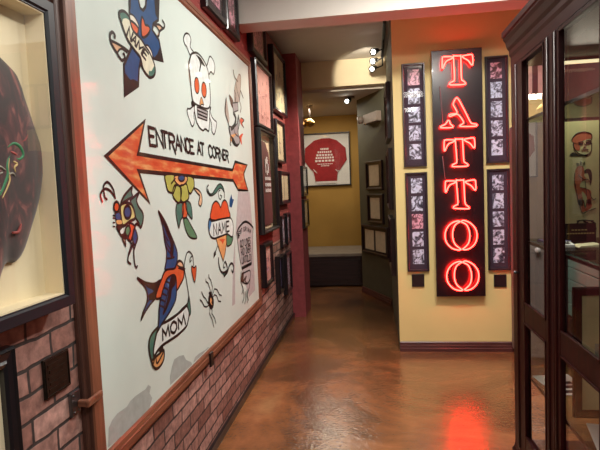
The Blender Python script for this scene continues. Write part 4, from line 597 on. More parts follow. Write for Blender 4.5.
NEON=[['T',[[(0.6023,2.4495),(0.606,2.5223),(0.6171,2.5367),(0.6848,2.5315),(0.6813,2.5166),(0.6433,2.5031),(0.6211,2.4721),(0.6109,2.4478)],[(0.6955,2.5307),(0.7053,2.5364),(0.7481,2.5343),(0.7544,2.5284),(0.7554,2.3533),(0.7689,2.3306),(0.7847,2.3153),(0.7801,2.3004),(0.6662,2.3039),(0.6644,2.3193),(0.6862,2.3309),(0.6995,2.3518)],[(0.7671,2.5252),(0.778,2.533),(0.8366,2.5383),(0.8481,2.5255),(0.8492,2.4627),(0.8384,2.4549),(0.8145,2.4902),(0.7882,2.5084)]]],['A',[[(0.7126,2.1926),(0.7306,2.1783),(0.7773,2.0841),(0.8218,1.988),(0.8409,1.9736),(0.8707,1.9664),(0.8619,1.9515),(0.7437,1.9561),(0.7396,1.9663),(0.7636,1.9804),(0.766,1.9935),(0.7451,2.0311),(0.7154,2.0582),(0.6578,2.0441),(0.6526,2.0577),(0.6722,2.0631),(0.7156,2.0693),(0.7002,2.111),(0.6857,2.1416),(0.6982,2.1738)],[(0.6408,2.0119),(0.6538,2.0067),(0.6597,1.9809),(0.6779,1.9655),(0.6722,1.9514),(0.583,1.9543),(0.5833,1.9665),(0.6163,1.9802),(0.633,1.9991)]]],['T',[[(0.6052,1.7655),(0.6068,1.8365),(0.6175,1.8507),(0.686,1.847),(0.6829,1.8324),(0.645,1.8186),(0.6235,1.7879),(0.6139,1.764)],[(0.6969,1.8464),(0.7065,1.8522),(0.7498,1.8509),(0.7563,1.8453),(0.7625,1.6749),(0.7768,1.6531),(0.7932,1.6385),(0.789,1.6239),(0.674,1.6251),(0.6717,1.6401),(0.6933,1.6518),(0.7062,1.6724)],[(0.7693,1.8425),(0.78,1.8503),(0.839,1.8565),(0.851,1.8443),(0.8539,1.7832),(0.8433,1.7754),(0.8181,1.8093),(0.791,1.8266)]]],['T',[[(0.6073,1.4176),(0.6088,1.4909),(0.6196,1.5058),(0.6885,1.5028),(0.6854,1.4876),(0.6473,1.4729),(0.6257,1.441),(0.6161,1.4162)],[(0.6994,1.5023),(0.7091,1.5084),(0.7526,1.5076),(0.7592,1.5019),(0.7656,1.326),(0.7798,1.2946),(0.7963,1.2798),(0.7922,1.2646),(0.6767,1.2734),(0.6743,1.2889),(0.6961,1.3012),(0.709,1.3227)],[(0.7721,1.4902),(0.7828,1.4984),(0.8422,1.5056),(0.8542,1.4932),(0.8572,1.4301),(0.8465,1.4218),(0.8212,1.4566),(0.7939,1.474)]]],['O',[[(0.7222,1.1572),(0.7038,1.1646),(0.654,1.148),(0.6146,1.107),(0.5969,1.0504),(0.6066,0.9871),(0.6497,0.9344),(0.7045,0.9159),(0.7266,0.9211),(0.7136,0.9328),(0.6812,0.9623),(0.6623,1.0085),(0.6601,1.0657),(0.6732,1.1166),(0.6979,1.1443)],[(0.7332,1.1568),(0.7531,1.1675),(0.8072,1.1431),(0.8477,1.0943),(0.8598,1.0372),(0.8457,0.9751),(0.8035,0.9306),(0.7595,0.9168),(0.7409,0.9242),(0.7576,0.9375),(0.7878,0.9709),(0.8008,1.0275),(0.7953,1.0845),(0.7764,1.1282),(0.7527,1.146)]]],['O',[[(0.73,0.8101),(0.7115,0.8174),(0.6615,0.8001),(0.6219,0.7582),(0.604,0.7007),(0.6138,0.6369),(0.6572,0.5841),(0.7123,0.566),(0.7345,0.5714),(0.7214,0.5832),(0.6888,0.6126),(0.6698,0.6592),(0.6676,0.717),(0.6807,0.7686),(0.7056,0.7969)],[(0.741,0.8099),(0.761,0.821),(0.8154,0.7969),(0.8562,0.748),(0.8684,0.6904),(0.8542,0.6274),(0.8118,0.582),(0.7675,0.5675),(0.7489,0.5747),(0.7657,0.5884),(0.796,0.6226),(0.809,0.6799),(0.8035,0.7375),(0.7845,0.7815),(0.7606,0.7992)]]]]
# ---------------- painted sign
PX=-.946
S0=(PX,2.85,.52); sign=thing('painted_sign','large pale sign in wooden frame, painted with orange arrow and tattoo designs','sign',S0)
bm=BM(); box(bm,-.963,PX,1.59,4.06,.60,2.50); obj('panel',bm,M['plate'],sign,S0)
bm=BM(); ring(bm,1.505,4.105,.53,2.54,[(0,0),(0,.010),(.04,.014),(.24,.014),(.26,.024),(.30,.030),(.62,.030),(.66,.027),(.9,.027),(1,.020),(1,.0)],0,(.1,.065,.085,.068))
bmesh.ops.transform(bm,verts=bm.verts,matrix=Matrix(((0,1,0,-.963),(1,0,0,0),(0,0,1,0),(0,0,0,1))))
fr=obj('frame',bm,[M['signwood'],M['signwood_h'],M['signshade']],sign,S0)
for p in fr.data.polygons:
    if abs(p.normal.z)>.3 or (p.center.z+.52<.60 or p.center.z+.52>2.49): p.material_index=1
for p in fr.data.polygons:
    c=p.center; yy=c.y+S0[1]
    if p.material_index==0 and yy<1.531: p.material_index=2  # shade of the recessed outer left bead put into its wood colour
bm=BM(); box(bm,-.935,-.922,2.70,2.745,.522,.60,.003); obj('clip',bm,M['black'],sign,S0)
def ribbon(bm,pts,wd,closed,X,mi):
    n=len(pts); L=[];R=[]
    for i,p in enumerate(pts):
        a=pts[(i-1)%n] if closed or i>0 else p; b=pts[(i+1)%n] if closed or i<n-1 else p
        d1=Vector((p[0]-a[0],p[1]-a[1])); d2=Vector((b[0]-p[0],b[1]-p[1]))
        if d1.length<1e-9: d1=d2
        if d2.length<1e-9: d2=d1
        d1=d1.normalized(); d2=d2.normalized(); n1=Vector((-d1.y,d1.x)); n2=Vector((-d2.y,d2.x)); m=n1+n2
        if m.length<.3: m=n1.copy()
        m.normalize(); k=min(1/max(m.dot(n1),.3),1.8)*wd/2
        L.append(bm.verts.new((X,p[0]+m.x*k,p[1]+m.y*k))); R.append(bm.verts.new((X,p[0]-m.x*k,p[1]-m.y*k)))
    for i in range(n if closed else n-1):
        j=(i+1)%n; f=bm.faces.new((L[i],L[j],R[j],R[i])); f.material_index=mi
    if not closed:
        for i,(A,B) in ((0,(L[0],R[0])),(n-1,(L[-1],R[-1]))):
            c=pts[i]; o_=pts[1] if i==0 else pts[-2]; d=Vector((c[0]-o_[0],c[1]-o_[1])).normalized()*wd*.35
            v=bm.verts.new((X,c[0]+d.x,c[1]+d.y)); f=bm.faces.new((A,B,v)); f.material_index=mi
ALL=[]
for nm,items in ART.items():
    if nm=='peeled_paint': ALL+=[('paint_patch',[it]) for it in items]
    elif nm=='entrance_lettering': ALL+=[('lettering_word',items[:13]),('lettering_word',items[13:17]),('lettering_word',items[17:])]
    else: ALL.append(('painted_'+nm,items))
for nm,items in ALL:
    bm=BM(); mats=[]; idx={}
    for k_i,it in enumerate(items):
        c=it[1]
        if c not in idx: idx[c]=len(mats); mats.append(PM[c])
        layer=it[2]; X=PX+.0008+layer*.0004+k_i*.000006
        if it[0]=='f':
            pts=it[4]; pts=catmull(pts,True,4) if it[3] else pts
            vs=[bm.verts.new((X,min(max(p[0],1.6),4.05),min(p[1],2.48))) for p in pts]
            f=bm.faces.new(vs); f.normal_update(); f.material_index=idx[c]; bmesh.ops.triangulate(bm,faces=[f])
        else:
            pts=it[6]; pts=catmull(pts,it[5],4) if it[3] else pts
            pts=[(p[0],min(p[1],2.48)) for p in pts]
            ribbon(bm,pts,it[4]*(1.1 if nm=='lettering_word' else 1.35),it[5],X,idx[c])
    o=obj(nm,bm,mats,sign,S0)
    for p in o.data.polygons:
        if p.normal.x<0: p.flip()
# ---------------- picture frames
def frame(name,label,cat,loc,rz,wd,ht,depth,border,fm,mm,pics,group=None,glass=True,inset=.012):
    """loc = centre bottom on the wall; pics = [(x0,x1,z0,z1,material,part name)] in fractions of the opening"""
    t=thing(name,label,cat,loc,rz,group); x0,x1=-wd/2,wd/2; d=depth
    bm=BM(); ring(bm,x0,x1,0,ht,[(0,-.001),(0,-d*.8),(border*.15,-d),(border*.7,-d),(border,-d*.75),(border,-.001)]); obj('frame',bm,fm,t)
    bm=BM(); yb=-d*.75+inset; yb=min(yb,-.004); box(bm,x0+border*.95,x1-border*.95,yb,-.001,border*.95,ht-border*.95); obj('mat_board',bm,mm,t)
    ow,oh=wd-2*border,ht-2*border
    for (a,b,c,e,pm,pn) in pics:
        bm=BM(); box(bm,x0+border+a*ow,x0+border+b*ow,yb-.0022,yb+.0005,border+c*oh,border+e*oh); obj(pn,bm,pm,t)
    if glass:
        bm=BM(); y=-d*.78; vs=[bm.verts.new(p) for p in ((x0+border*.97,y,border*.97),(x1-border*.97,y,border*.97),(x1-border*.97,y,ht-border*.97),(x0+border*.97,y,ht-border*.97))]; bm.faces.new(vs); obj('glass_pane',bm,M['glass'],t)
    t['yb']=yb
    return t
LR=PI/2
def lf(name,label,cat,y0,y1,z0,z1,depth,border,fm,mm,pics,**k): return frame(name,label,cat,(XW,(y0+y1)/2,z0),LR,y1-y0,z1-z0,depth,border,fm,mm,pics,**k)
def merge(o,bm,m):
    # surface printing joined into the part's own mesh as a second material
    o.data.materials.append(m); k=len(o.data.materials)-1; b2=BM(); b2.from_mesh(o.data)
    for f in bm.faces: f.material_index=k
    tmp=bpy.data.meshes.new('tmp'); bm.to_mesh(tmp); bm.free(); b2.from_mesh(tmp); bpy.data.meshes.remove(tmp); b2.to_mesh(o.data); b2.free(); return o
def kid(t,name): return [c for c in t.children if c.name.split('.')[0]==name][0]
def marks(t,part,rects,m,y):
    bm=BM()
    for a in rects: box(bm,a[0],a[1],y-.0012,y,a[2],a[3])
    return merge(kid(t,part),bm,m)
G1='framed pictures on the red wall past the painted sign'
A_=lf('picture_frame','black framed picture hung highest beside the ceiling beam on the left wall','picture frame',4.127,4.70,2.615,2.985,.05,.05,M['black'],M['greyprint'],[(.08,.92,.1,.92,M['photor'],'print')],group=G1)
t=lf('picture_frame','black frame with pink sheet above the framed maroon jacket past the sign','picture frame',4.205,4.87,2.031,2.585,.05,.032,M['black'],M['pink'],[],group=G1)
yb=t['yb']; random.seed(3)
marks(t,'mat_board',[(x-.012,x+.012,z-.012,z+.016) for x,z in ((-.2,.12),(-.05,.1),(.05,.14),(.18,.12),(-.15,.3),(.0,.28),(.15,.32),(-.2,.42),(.02,.4),(.2,.44))]+[(-.235,-.232,.08,.4),(-.09,-.087,.06,.3),(.11,.113,.05,.38)],M['redp'],yb)
t=lf('picture_frame','tall black frame with pale cream sheet, highest of those next to the red column','picture frame',4.99,5.70,2.277,2.90,.055,.035,M['black'],M['creamp'],[],group=G1)
marks(t,'mat_board',[(x-.02,x+.02,z-.03,z+.03) for x,z in ((-.15,.15),(.02,.2),(.15,.16),(-.1,.35),(.1,.42),(-.2,.48))],M['greyprint'],t['yb'])
t=lf('jacket_shadow_box','deep black shadow box holding a maroon shirt with white lettering, beside the sign frame','shadow box',4.135,4.85,1.125,2.01,.075,.026,M['black'],M['cream_mat'],[],group=G1,inset=.05)
yb=t['yb']; bm=BM(); puff(bm,[(-.27,.05),(.27,.05),(.28,.5),(.2,.72),(.08,.8),(-.08,.8),(-.2,.72),(-.28,.5)],yb,.02,0,.004,2); obj('folded_shirt',bm,M['maroon'],t)
marks(t,'folded_shirt',[(-.10+i*.05,-.065+i*.05,zz,zz+.03) for zz in (.40,.455,.35) for i in range(5)]+[(-.07,-.04,.52,.64),(.03,.07,.52,.6),(-.03,.03,.60,.66),(-.02,.02,.5,.54)],M['brightcloth'],yb-.036)
t=lf('picture_frame','dark frame with cream drawing sheet below the pale cream one by the red column','picture frame',5.03,5.515,1.765,2.193,.05,.03,M['black'],M['creamp'],[],group=G1)
marks(t,'mat_board',[(-.02,.03,.1,.17),(-.01,.01,.17,.3),(-.05,.06,.2,.215),(.03,.05,.09,.12),(-.03,.02,.3,.33)],M['greyprint'],t['yb'])
lf('picture_frame','black frame with two tall cream sheets side by side near the red column','picture frame',5.18,5.735,1.335,1.683,.045,.03,M['black'],M['black'],[(.03,.47,.04,.96,M['creamp'],'print'),(.53,.97,.04,.96,M['creamp'],'print')],group=G1)
lf('picture_frame','narrow dark frame with grey print left of its wider neighbour under the two-sheet frame','picture frame',5.19,5.435,.889,1.216,.03,.025,M['black'],M['greyprint'],[(.1,.9,.06,.94,M['photo'],'print')],group=G1)
lf('picture_frame','dark frame with greenish grey print directly left of the red column at waist height','picture frame',5.455,5.70,.889,1.232,.04,.028,M['black'],M['greyprint'],[(.3,.92,.1,.9,M['photo'],'print')],group=G1)
t=lf('picture_frame','black frame with pink print low beside the lower corner of the sign','picture frame',4.225,4.57,.66,1.035,.05,.038,M['black'],M['pink'],[],group=G1)
marks(t,'mat_board',[(-.03,.05,.12,.15),(-.05,-.02,.15,.24),(.02,.06,.2,.24)],M['photor'],t['yb'])
lf('picture_frame','small black frame with purple picture hung low right of the pink print','picture frame',4.86,5.07,.472,.845,.05,.03,M['black'],M['black'],[(.1,.9,.08,.92,M['purple'],'print')],group=G1)
lf('picture_frame','lowest black frame with greenish print, next to the red column foot','picture frame',5.265,5.60,.381,.815,.05,.034,M['black'],M['greyprint'],[(.15,.9,.1,.9,M['photo'],'print')],group=G1)
G2='framed pictures standing above the sign'
lf('picture_frame','black framed picture on the sign top, further from the ceiling beam','picture frame',2.98,3.40,2.578,2.98,.045,.06,M['black'],M['plum'],[(.12,.9,.1,.95,M['photor'],'print')],group=G2)
lf('picture_frame','black framed picture on the sign top, right beside the ceiling beam','picture frame',3.415,3.735,2.578,2.98,.045,.05,M['black'],M['black'],[(.05,.95,.1,.95,M['photor'],'print')],group=G2)
G3='small frames on the side of the red column'
frame('picture_frame','narrow black frame on the red column side, upper of two',"picture frame",(-.815,6.03,1.40),LR,.40,.35,.035,.03,M['black'],M['greyprint'],[(.1,.9,.08,.92,M['white'],'print')],G3)
frame('picture_frame','narrow black frame on the red column side, lower of two',"picture frame",(-.815,6.03,1.03),LR,.40,.335,.035,.03,M['black'],M['greyprint'],[(.1,.9,.08,.92,M['white'],'print')],G3)
# photo strips beside the neon
G4='framed photo columns around the neon sign'
for (x0,x1,z0,z1,lb,red) in ((.275,.470,1.64,2.523,'tall dark frame of five old photographs, left of the neon sign, upper',1),(.281,.470,.722,1.592,'tall dark frame of five old photographs, left of the neon sign, lower',1),(.964,1.150,1.64,2.533,'tall dark frame of five old photographs, right of the neon sign, upper',1),(.967,1.152,.72,1.592,'tall dark frame of five old photographs, right of the neon sign, lower',0)):
    pics=[]; h=.155
    for i in range(5):
        c=.035+i*.188
        pics.append((.2 if x0<.5 else .17,.84 if x0<.5 else .8,c+.02,c+.02+h,M['photor'] if (red and i==(4 if z0>1.5 else 2)) else M['photo'],'photograph'))
    frame('photo_frame',lb,'picture frame',((x0+x1)/2,DT,z0),0,x1-x0,z1-z0,.03,.02,M['pframe'],M['plum'],pics,G4)
for x0,x1,z0,z1,lb in ((.317,.424,.585,.697,'small square black plaque under the left photo frames'),(1.013,1.118,.573,.681,'small square black plaque under the right photo frames')):
    t=thing('plaque',lb,'plaque',((x0+x1)/2,DT,z0),0,'small plaques under the photo frames')
    bm=BM(); box(bm,-(x1-x0)/2,(x1-x0)/2,-.015,-.001,0,z1-z0,.003); obj('plate',bm,M['dkframe'],t)
    bm=BM(); ring(bm,-(x1-x0)/2+.006,(x1-x0)/2-.006,.006,z1-z0-.006,[(0,-.0155),(0,-.018),(.004,-.018),(.004,-.0155)]); obj('rim',bm,M['black'],t)
# ---------------- neon sign
NS=(.728,DT,.505); neon=thing('neon_sign','tall black panel with glowing red neon letters reading TATTOO downward','sign',NS)
bm=BM(); box(bm,.522,.932,DT-.065,DT-.045,.505,2.602,.002); obj('panel',bm,M['acrylic'],neon,NS)
bm=BM(); box(bm,.57,.885,DT-.046,DT-.001,.7,2.45); obj('back_box',bm,M['black'],neon,NS)
YN=4.4916
names=[]
for ch,loops in NEON:
    bm=BM()
    for lp in loops:
        pts=catmull(lp,True,4) if ch!='T' else catmull(lp,True,3)
        tube(bm,[(x,YN,z) for x,z in pts],.0054,True,8)
    lt=obj('neon_letter',bm,M['tube'],neon,NS); lt['label']='red neon letter '+ch
    bm=BM()
    for lp in loops:
        for x,z in (lp[0],lp[len(lp)//2]): tube(bm,[(x,YN+.006,z),(x,DT-.064,z)],.004,False,6)
    merge(lt,(bmesh.ops.translate(bm,verts=bm.verts,vec=-Vector(NS)),bm)[1],M['grey'])
for x,zz in ((.59,((2.3,1.95))),(.60,(1.72,1.48))):
    bm=BM(); tube(bm,[(x-.005,DT-.069,zz[0]),(x+.005,DT-.072,(zz[0]+zz[1])/2),(x+.018,DT-.069,zz[1])],.0035,False,6); obj('cable',bm,M['grey'],neon,NS)
# ---------------- shadow box with jacket (near left)
bxl=(XW,.88,1.183); H=2.058-1.183; Wd=1.05
jb=thing('jacket_display_case','large black framed display case with cream lining holding a maroon camouflage jacket','display case',bxl,LR)
bm=BM(); ring(bm,-Wd/2,Wd/2,0,H,[(0,-.001),(0,-.072),(.003,-.076),(.030,-.076),(.035,-.070),(.038,-.070),(.038,-.001)]); obj('frame',bm,M['blueblack'],jb)
bm=BM(); box(bm,-Wd/2+.037,Wd/2-.037,-.008,-.001,.037,H-.037); obj('backing',bm,M['cream_mat'],jb)
bm=BM(); ring(bm,-Wd/2+.0381,Wd/2-.0381,.0381,H-.0381,[(0,-.008),(0,-.066),(.004,-.066),(.004,-.008)]); obj('lining',bm,M['cream_mat'],jb)
bm=BM(); y=-.068; bm.faces.new([bm.verts.new(p) for p in ((-Wd/2+.038,y,.038),(Wd/2-.038,y,.038),(Wd/2-.038,y,H-.038),(-Wd/2+.038,y,H-.038))]); obj('glass_pane',bm,M['glass'],jb)
JK=[(0.3099, 0.6066), (0.3472, 0.5722), (0.3625, 0.5319), (0.3998, 0.4456), (0.4219, 0.3907), (0.4194, 0.333), (0.3946, 0.2584), (0.3549, 0.1811), (0.3136, 0.1132), (0.2787, 0.0855), (0.2335, 0.0819), (0.17, 0.0), (0.13, 0.12), (0.12, 0.32), (0.07, 0.5), (0.0, 0.66), (0.04, 0.73), (0.13, 0.69)]
jl=(XW+.008,.955,1.25); jk=thing('jacket','maroon camouflage souvenir jacket with a dragon embroidered on its sleeve','jacket',jl,LR)
bm=BM(); puff(bm,catmull([(a,b) for a,b in JK],True,4),-.002,.030,0,.006,1); obj('sleeve',bm,M['camo'],jk)
bm=BM(); puff(bm,catmull([(-a-.10,b) for a,b in JK][::-1],True,4),-.002,.030,0,.006,4); obj('sleeve',bm,M['camo'],jk)
bm=BM(); puff(bm,catmull([(-.26,.06),(-.05,.04),(.16,.06),(.18,.2),(.17,.42),(.14,.62),(.06,.71),(-.05,.70),(-.16,.71),(-.24,.62),(-.27,.42),(-.28,.2)],True,3),-.001,.036,0,.008,8); obj('body',bm,M['camo'],jk)
bm=BM(); slab(bm,catmull([(-.14,.695),(-.05,.67),(.04,.695),(.05,.735),(-.05,.715),(-.15,.735)],True,4),-.040,-.012,0,.006); obj('collar',bm,M['black'],jk)
bm=BM(); slab(bm,[(-.27,.045),(.17,.045),(.165,.09),(-.265,.09)],-.036,-.004,0,.008); obj('waistband',bm,M['black'],jk)
DRG=[(0, 0.006, [(0.1898, 0.251), (0.213, 0.2703), (0.2304, 0.2952), (0.2416, 0.3156), (0.2431, 0.3409), (0.2512, 0.359), (0.2653, 0.37)]), (2, 0.003, [(0.2148, 0.2553), (0.2362, 0.2826), (0.2475, 0.303), (0.245, 0.3258), (0.2524, 0.3565)]), (0, 0.007, [(0.2482, 0.3841), (0.2684, 0.3958), (0.2873, 0.3937), (0.3018, 0.3828), (0.3064, 0.3672), (0.2906, 0.3559), (0.2771, 0.3604)]), (0, 0.004, [(0.2703, 0.3806), (0.2826, 0.3866), (0.2948, 0.3901)]), (1, 0.0045, [(0.2583, 0.3747), (0.273, 0.3705), (0.284, 0.366)]), (1, 0.003, [(0.2504, 0.402), (0.229, 0.4051), (0.2135, 0.3939)]), (1, 0.003, [(0.2529, 0.3921), (0.2341, 0.3881), (0.2147, 0.3743)]), (1, 0.003, [(0.2617, 0.4029), (0.2597, 0.418), (0.246, 0.4267)]), (1, 0.003, [(0.2809, 0.4046), (0.2986, 0.4218), (0.2962, 0.4346)]), (1, 0.003, [(0.296, 0.4007), (0.3214, 0.4107), (0.3313, 0.425)]), (2, 0.0035, [(0.2666, 0.3496), (0.2797, 0.3434), (0.2686, 0.3342), (0.2725, 0.3214)]), (3, 0.003, [(0.234, 0.3255), (0.2136, 0.3348), (0.1921, 0.3291)]), (3, 0.003, [(0.2401, 0.3155), (0.2591, 0.3185), (0.2697, 0.311)]), (3, 0.003, [(0.2225, 0.3201), (0.2042, 0.3148), (0.1944, 0.3195)]), (1, 0.005, [(0.2434, 0.1662), (0.2656, 0.1668), (0.2793, 0.1868)])]
bm=BM()
for mi,r,pts in DRG: 
    pp=catmull(pts,False,5); tube(bm,[(x,-.036-.001*mi,z) for x,z in pp],r*.9,False,6,mi,lambda t:.35+.65*math.sin(PI*min(1,.15+t*.85)))
obj('dragon_embroidery',bm,[M['greenp'],M['redp'],M['goldp'],M['greyprint']],jk)
# low black framed piece under it
t=thing('picture_frame','black framed cream picture below the jacket display case on brick','picture frame',(XW,.905,.45),LR)
bm=BM(); ring(bm,-.29,.29,0,.672,[(0,-.001),(0,-.025),(.006,-.032),(.012,-.026),(.03,-.024),(.036,-.030),(.046,-.026),(.046,-.001)]); obj('frame',bm,M['black'],t)
bm=BM(); box(bm,-.246,.246,-.012,-.001,.044,.631); obj('mat_board',bm,M['cream_mat'],t)
bm=BM(); box(bm,-.17,.17,-.014,-.0121,.12,.55); obj('print',bm,M['greyprint'],t)
# bronze plaque on brick
t=thing('plaque','small dark bronze plaque on the brick beside the sign frame','plaque',(XW,1.39,.915),LR)
bm=BM(); box(bm,-.062,.062,-.009,-.001,0,.118,.002); obj('plate',bm,M['bronze'],t)
bm=BM()
for i in range(5): box(bm,-.045+.006*(i%2),.04-.007*(i%3),-.0105,-.0085,.018+i*.018,.026+i*.018)
ring(bm,-.058,.058,.004,.114,[(0,-.0085),(0,-.0115),(.004,-.0115),(.004,-.0085)]); merge(kid(t,'plate'),bm,M['bronze'])
# latch
t=thing('latch','grey metal latch with wooden peg holding the sign frame edge','latch',(XW,1.47,.81),LR)
bm=BM(); box(bm,-.028,.022,-.012,-.001,0,.078,.003)
for x,z in ((-.015,.012),(-.015,.066),(.01,.012)): lathe(bm,[(.004,0),(.004,.002),(.002,.003)],(x,-.012,z),(0,-1,0),10)
obj('plate',bm,M['metal'],t)
bm=BM(); box(bm,.0,.092,-.052,-.038,.020,.046,.006); box(bm,.002,.02,-.042,-.011,.022,.044,.004); obj('peg',bm,M['signwood_h'],t)
# ---------------- display cabinet
CX0,CX1,CY0,CY1=.70,1.25,1.52,2.74; CL=(.97,2.13,0)
cab=thing('display_cabinet','dark mahogany display cabinet with glass doors and shelves','cabinet',CL)
bm=BM()
for y0,y1 in ((CY1-.05,CY1),(CY0,CY0+.05)):
    for x0,x1 in ((CX0+.024,CX0+.07),(CX1-.06,CX1)):
        bm=BM(); box(bm,x0,x1,y0,y1,.12,2.10,.003); obj('post',bm,M['mahog'],cab,CL)

def crownring(bm,z0,steps):
    loops=[]
    for o_,zz in steps: loops.append([bm.verts.new(p) for p in ((CX0-o_,CY0-o_,zz),(CX1,CY0-o_,zz),(CX1,CY1+o_,zz),(CX0-o_,CY1+o_,zz))])
    for a,b in zip(loops,loops[1:]):
        for k in range(4): bm.faces.new((a[k],a[(k+1)%4],b[(k+1)%4],b[k]))
    bm.faces.new(loops[0]); bm.faces.new(loops[-1][::-1])
bm=BM(); crownring(bm,0,[(0,2.055),(0,2.10),(.006,2.115),(.006,2.135),(.014,2.15),(.020,2.18),(.028,2.195),(.028,2.205),(.034,2.21),(.034,2.235)]); obj('crown',bm,M['mahog_h'],cab,CL)
bm=BM(); crownring(bm,0,[(.012,0),(.012,.085),(.004,.10),(0,.12),(0,.135)]); obj('base',bm,M['mahog_h'],cab,CL)
bm=BM(); box(bm,CX1-.015,CX1,CY0+.05,CY1-.05,.13,2.06); obj('back_panel',bm,M['mahog'],cab,CL)
def door(y0,y1,kn):
    d=BM(); sl=.10
    far=y1>2.3
    a,b=(y0+.098,y1-.19) if far else (y0+.19,y1-.065)
    for u0,u1 in ((y0,a),(b,y1)): 
        box(d,CX0,CX0+.022,u0,u1,.135,2.055,.003)
        m=(u0+u1)/2; tube(d,[(CX0-.001,m,.14),(CX0-.001,m,2.05)],.006,False,8)
    for z0,z1 in ((.135,.24),(.812,.902),(2.045,2.055)): box(d,CX0+.001,CX0+.021,a,b,z0,z1,.003)
    # glazing bead
    for z0,z1 in ((.24,.812),(.902,2.045)):
        for u in (a,b-.008): box(d,CX0-.003,CX0+.004,u,u+.008,z0,z1)
        for zz in (z0,z1-.008): box(d,CX0-.003,CX0+.004,a,b,zz,zz+.008)
    o=obj('door',d,M['mahog'],cab,CL)
    for z0,z1 in ((.24,.812),(.902,2.045)):
        g=BM(); g.faces.new([g.verts.new(p) for p in ((CX0+.012,a,z0),(CX0+.012,b,z0),(CX0+.012,b,z1),(CX0+.012,a,z1))]); obj('glass_pane',g,M['cabglass'],o)
    k=BM(); lathe(k,[(.004,0),(.004,.01),(.008,.014),(.009,.02),(.005,.026),(.0005,.027)],(CX0,kn,1.04),(-1,0,0),14); obj('knob',k,M['metal'],o,None)
    bpy.data.objects[o.name]
    for ch in o.children:
        if ch.name.startswith('knob') or ch.name.startswith('glass'): 
            ch.data.transform(Matrix.Translation(-Vector(CL))) 
    return o
door(2.142,CY1,2.63); door(CY0,2.138,1.56)
g=BM(); g.faces.new([g.verts.new(p) for p in ((CX0+.07,CY1-.02,.13),(CX1-.06,CY1-.02,.13),(CX1-.06,CY1-.02,2.06),(CX0+.07,CY1-.02,2.06))]); obj('end_glass',g,M['cabglass'],cab,CL)
g=BM(); g.faces.new([g.verts.new(p) for p in ((CX0+.07,CY0+.02,.13),(CX1-.06,CY0+.02,.13),(CX1-.06,CY0+.02,2.06),(CX0+.07,CY0+.02,2.06))]); obj('end_glass',g,M['cabglass'],cab,CL)
for zz in (.540,1.200,1.780):
    g=BM(); box(g,CX0+.03,CX1-.02,CY0+.052,CY1-.052,zz-.009,zz,.001); obj('shelf',g,M['shelfglass'],cab,CL)
    g=BM(); box(g,CX0+.0255,CX0+.03,CY0+.052,CY1-.052,zz-.012,zz+.001); obj('shelf_edge',g,M['mahog_h'] if zz!=1.78 else M['metal'],cab,CL)
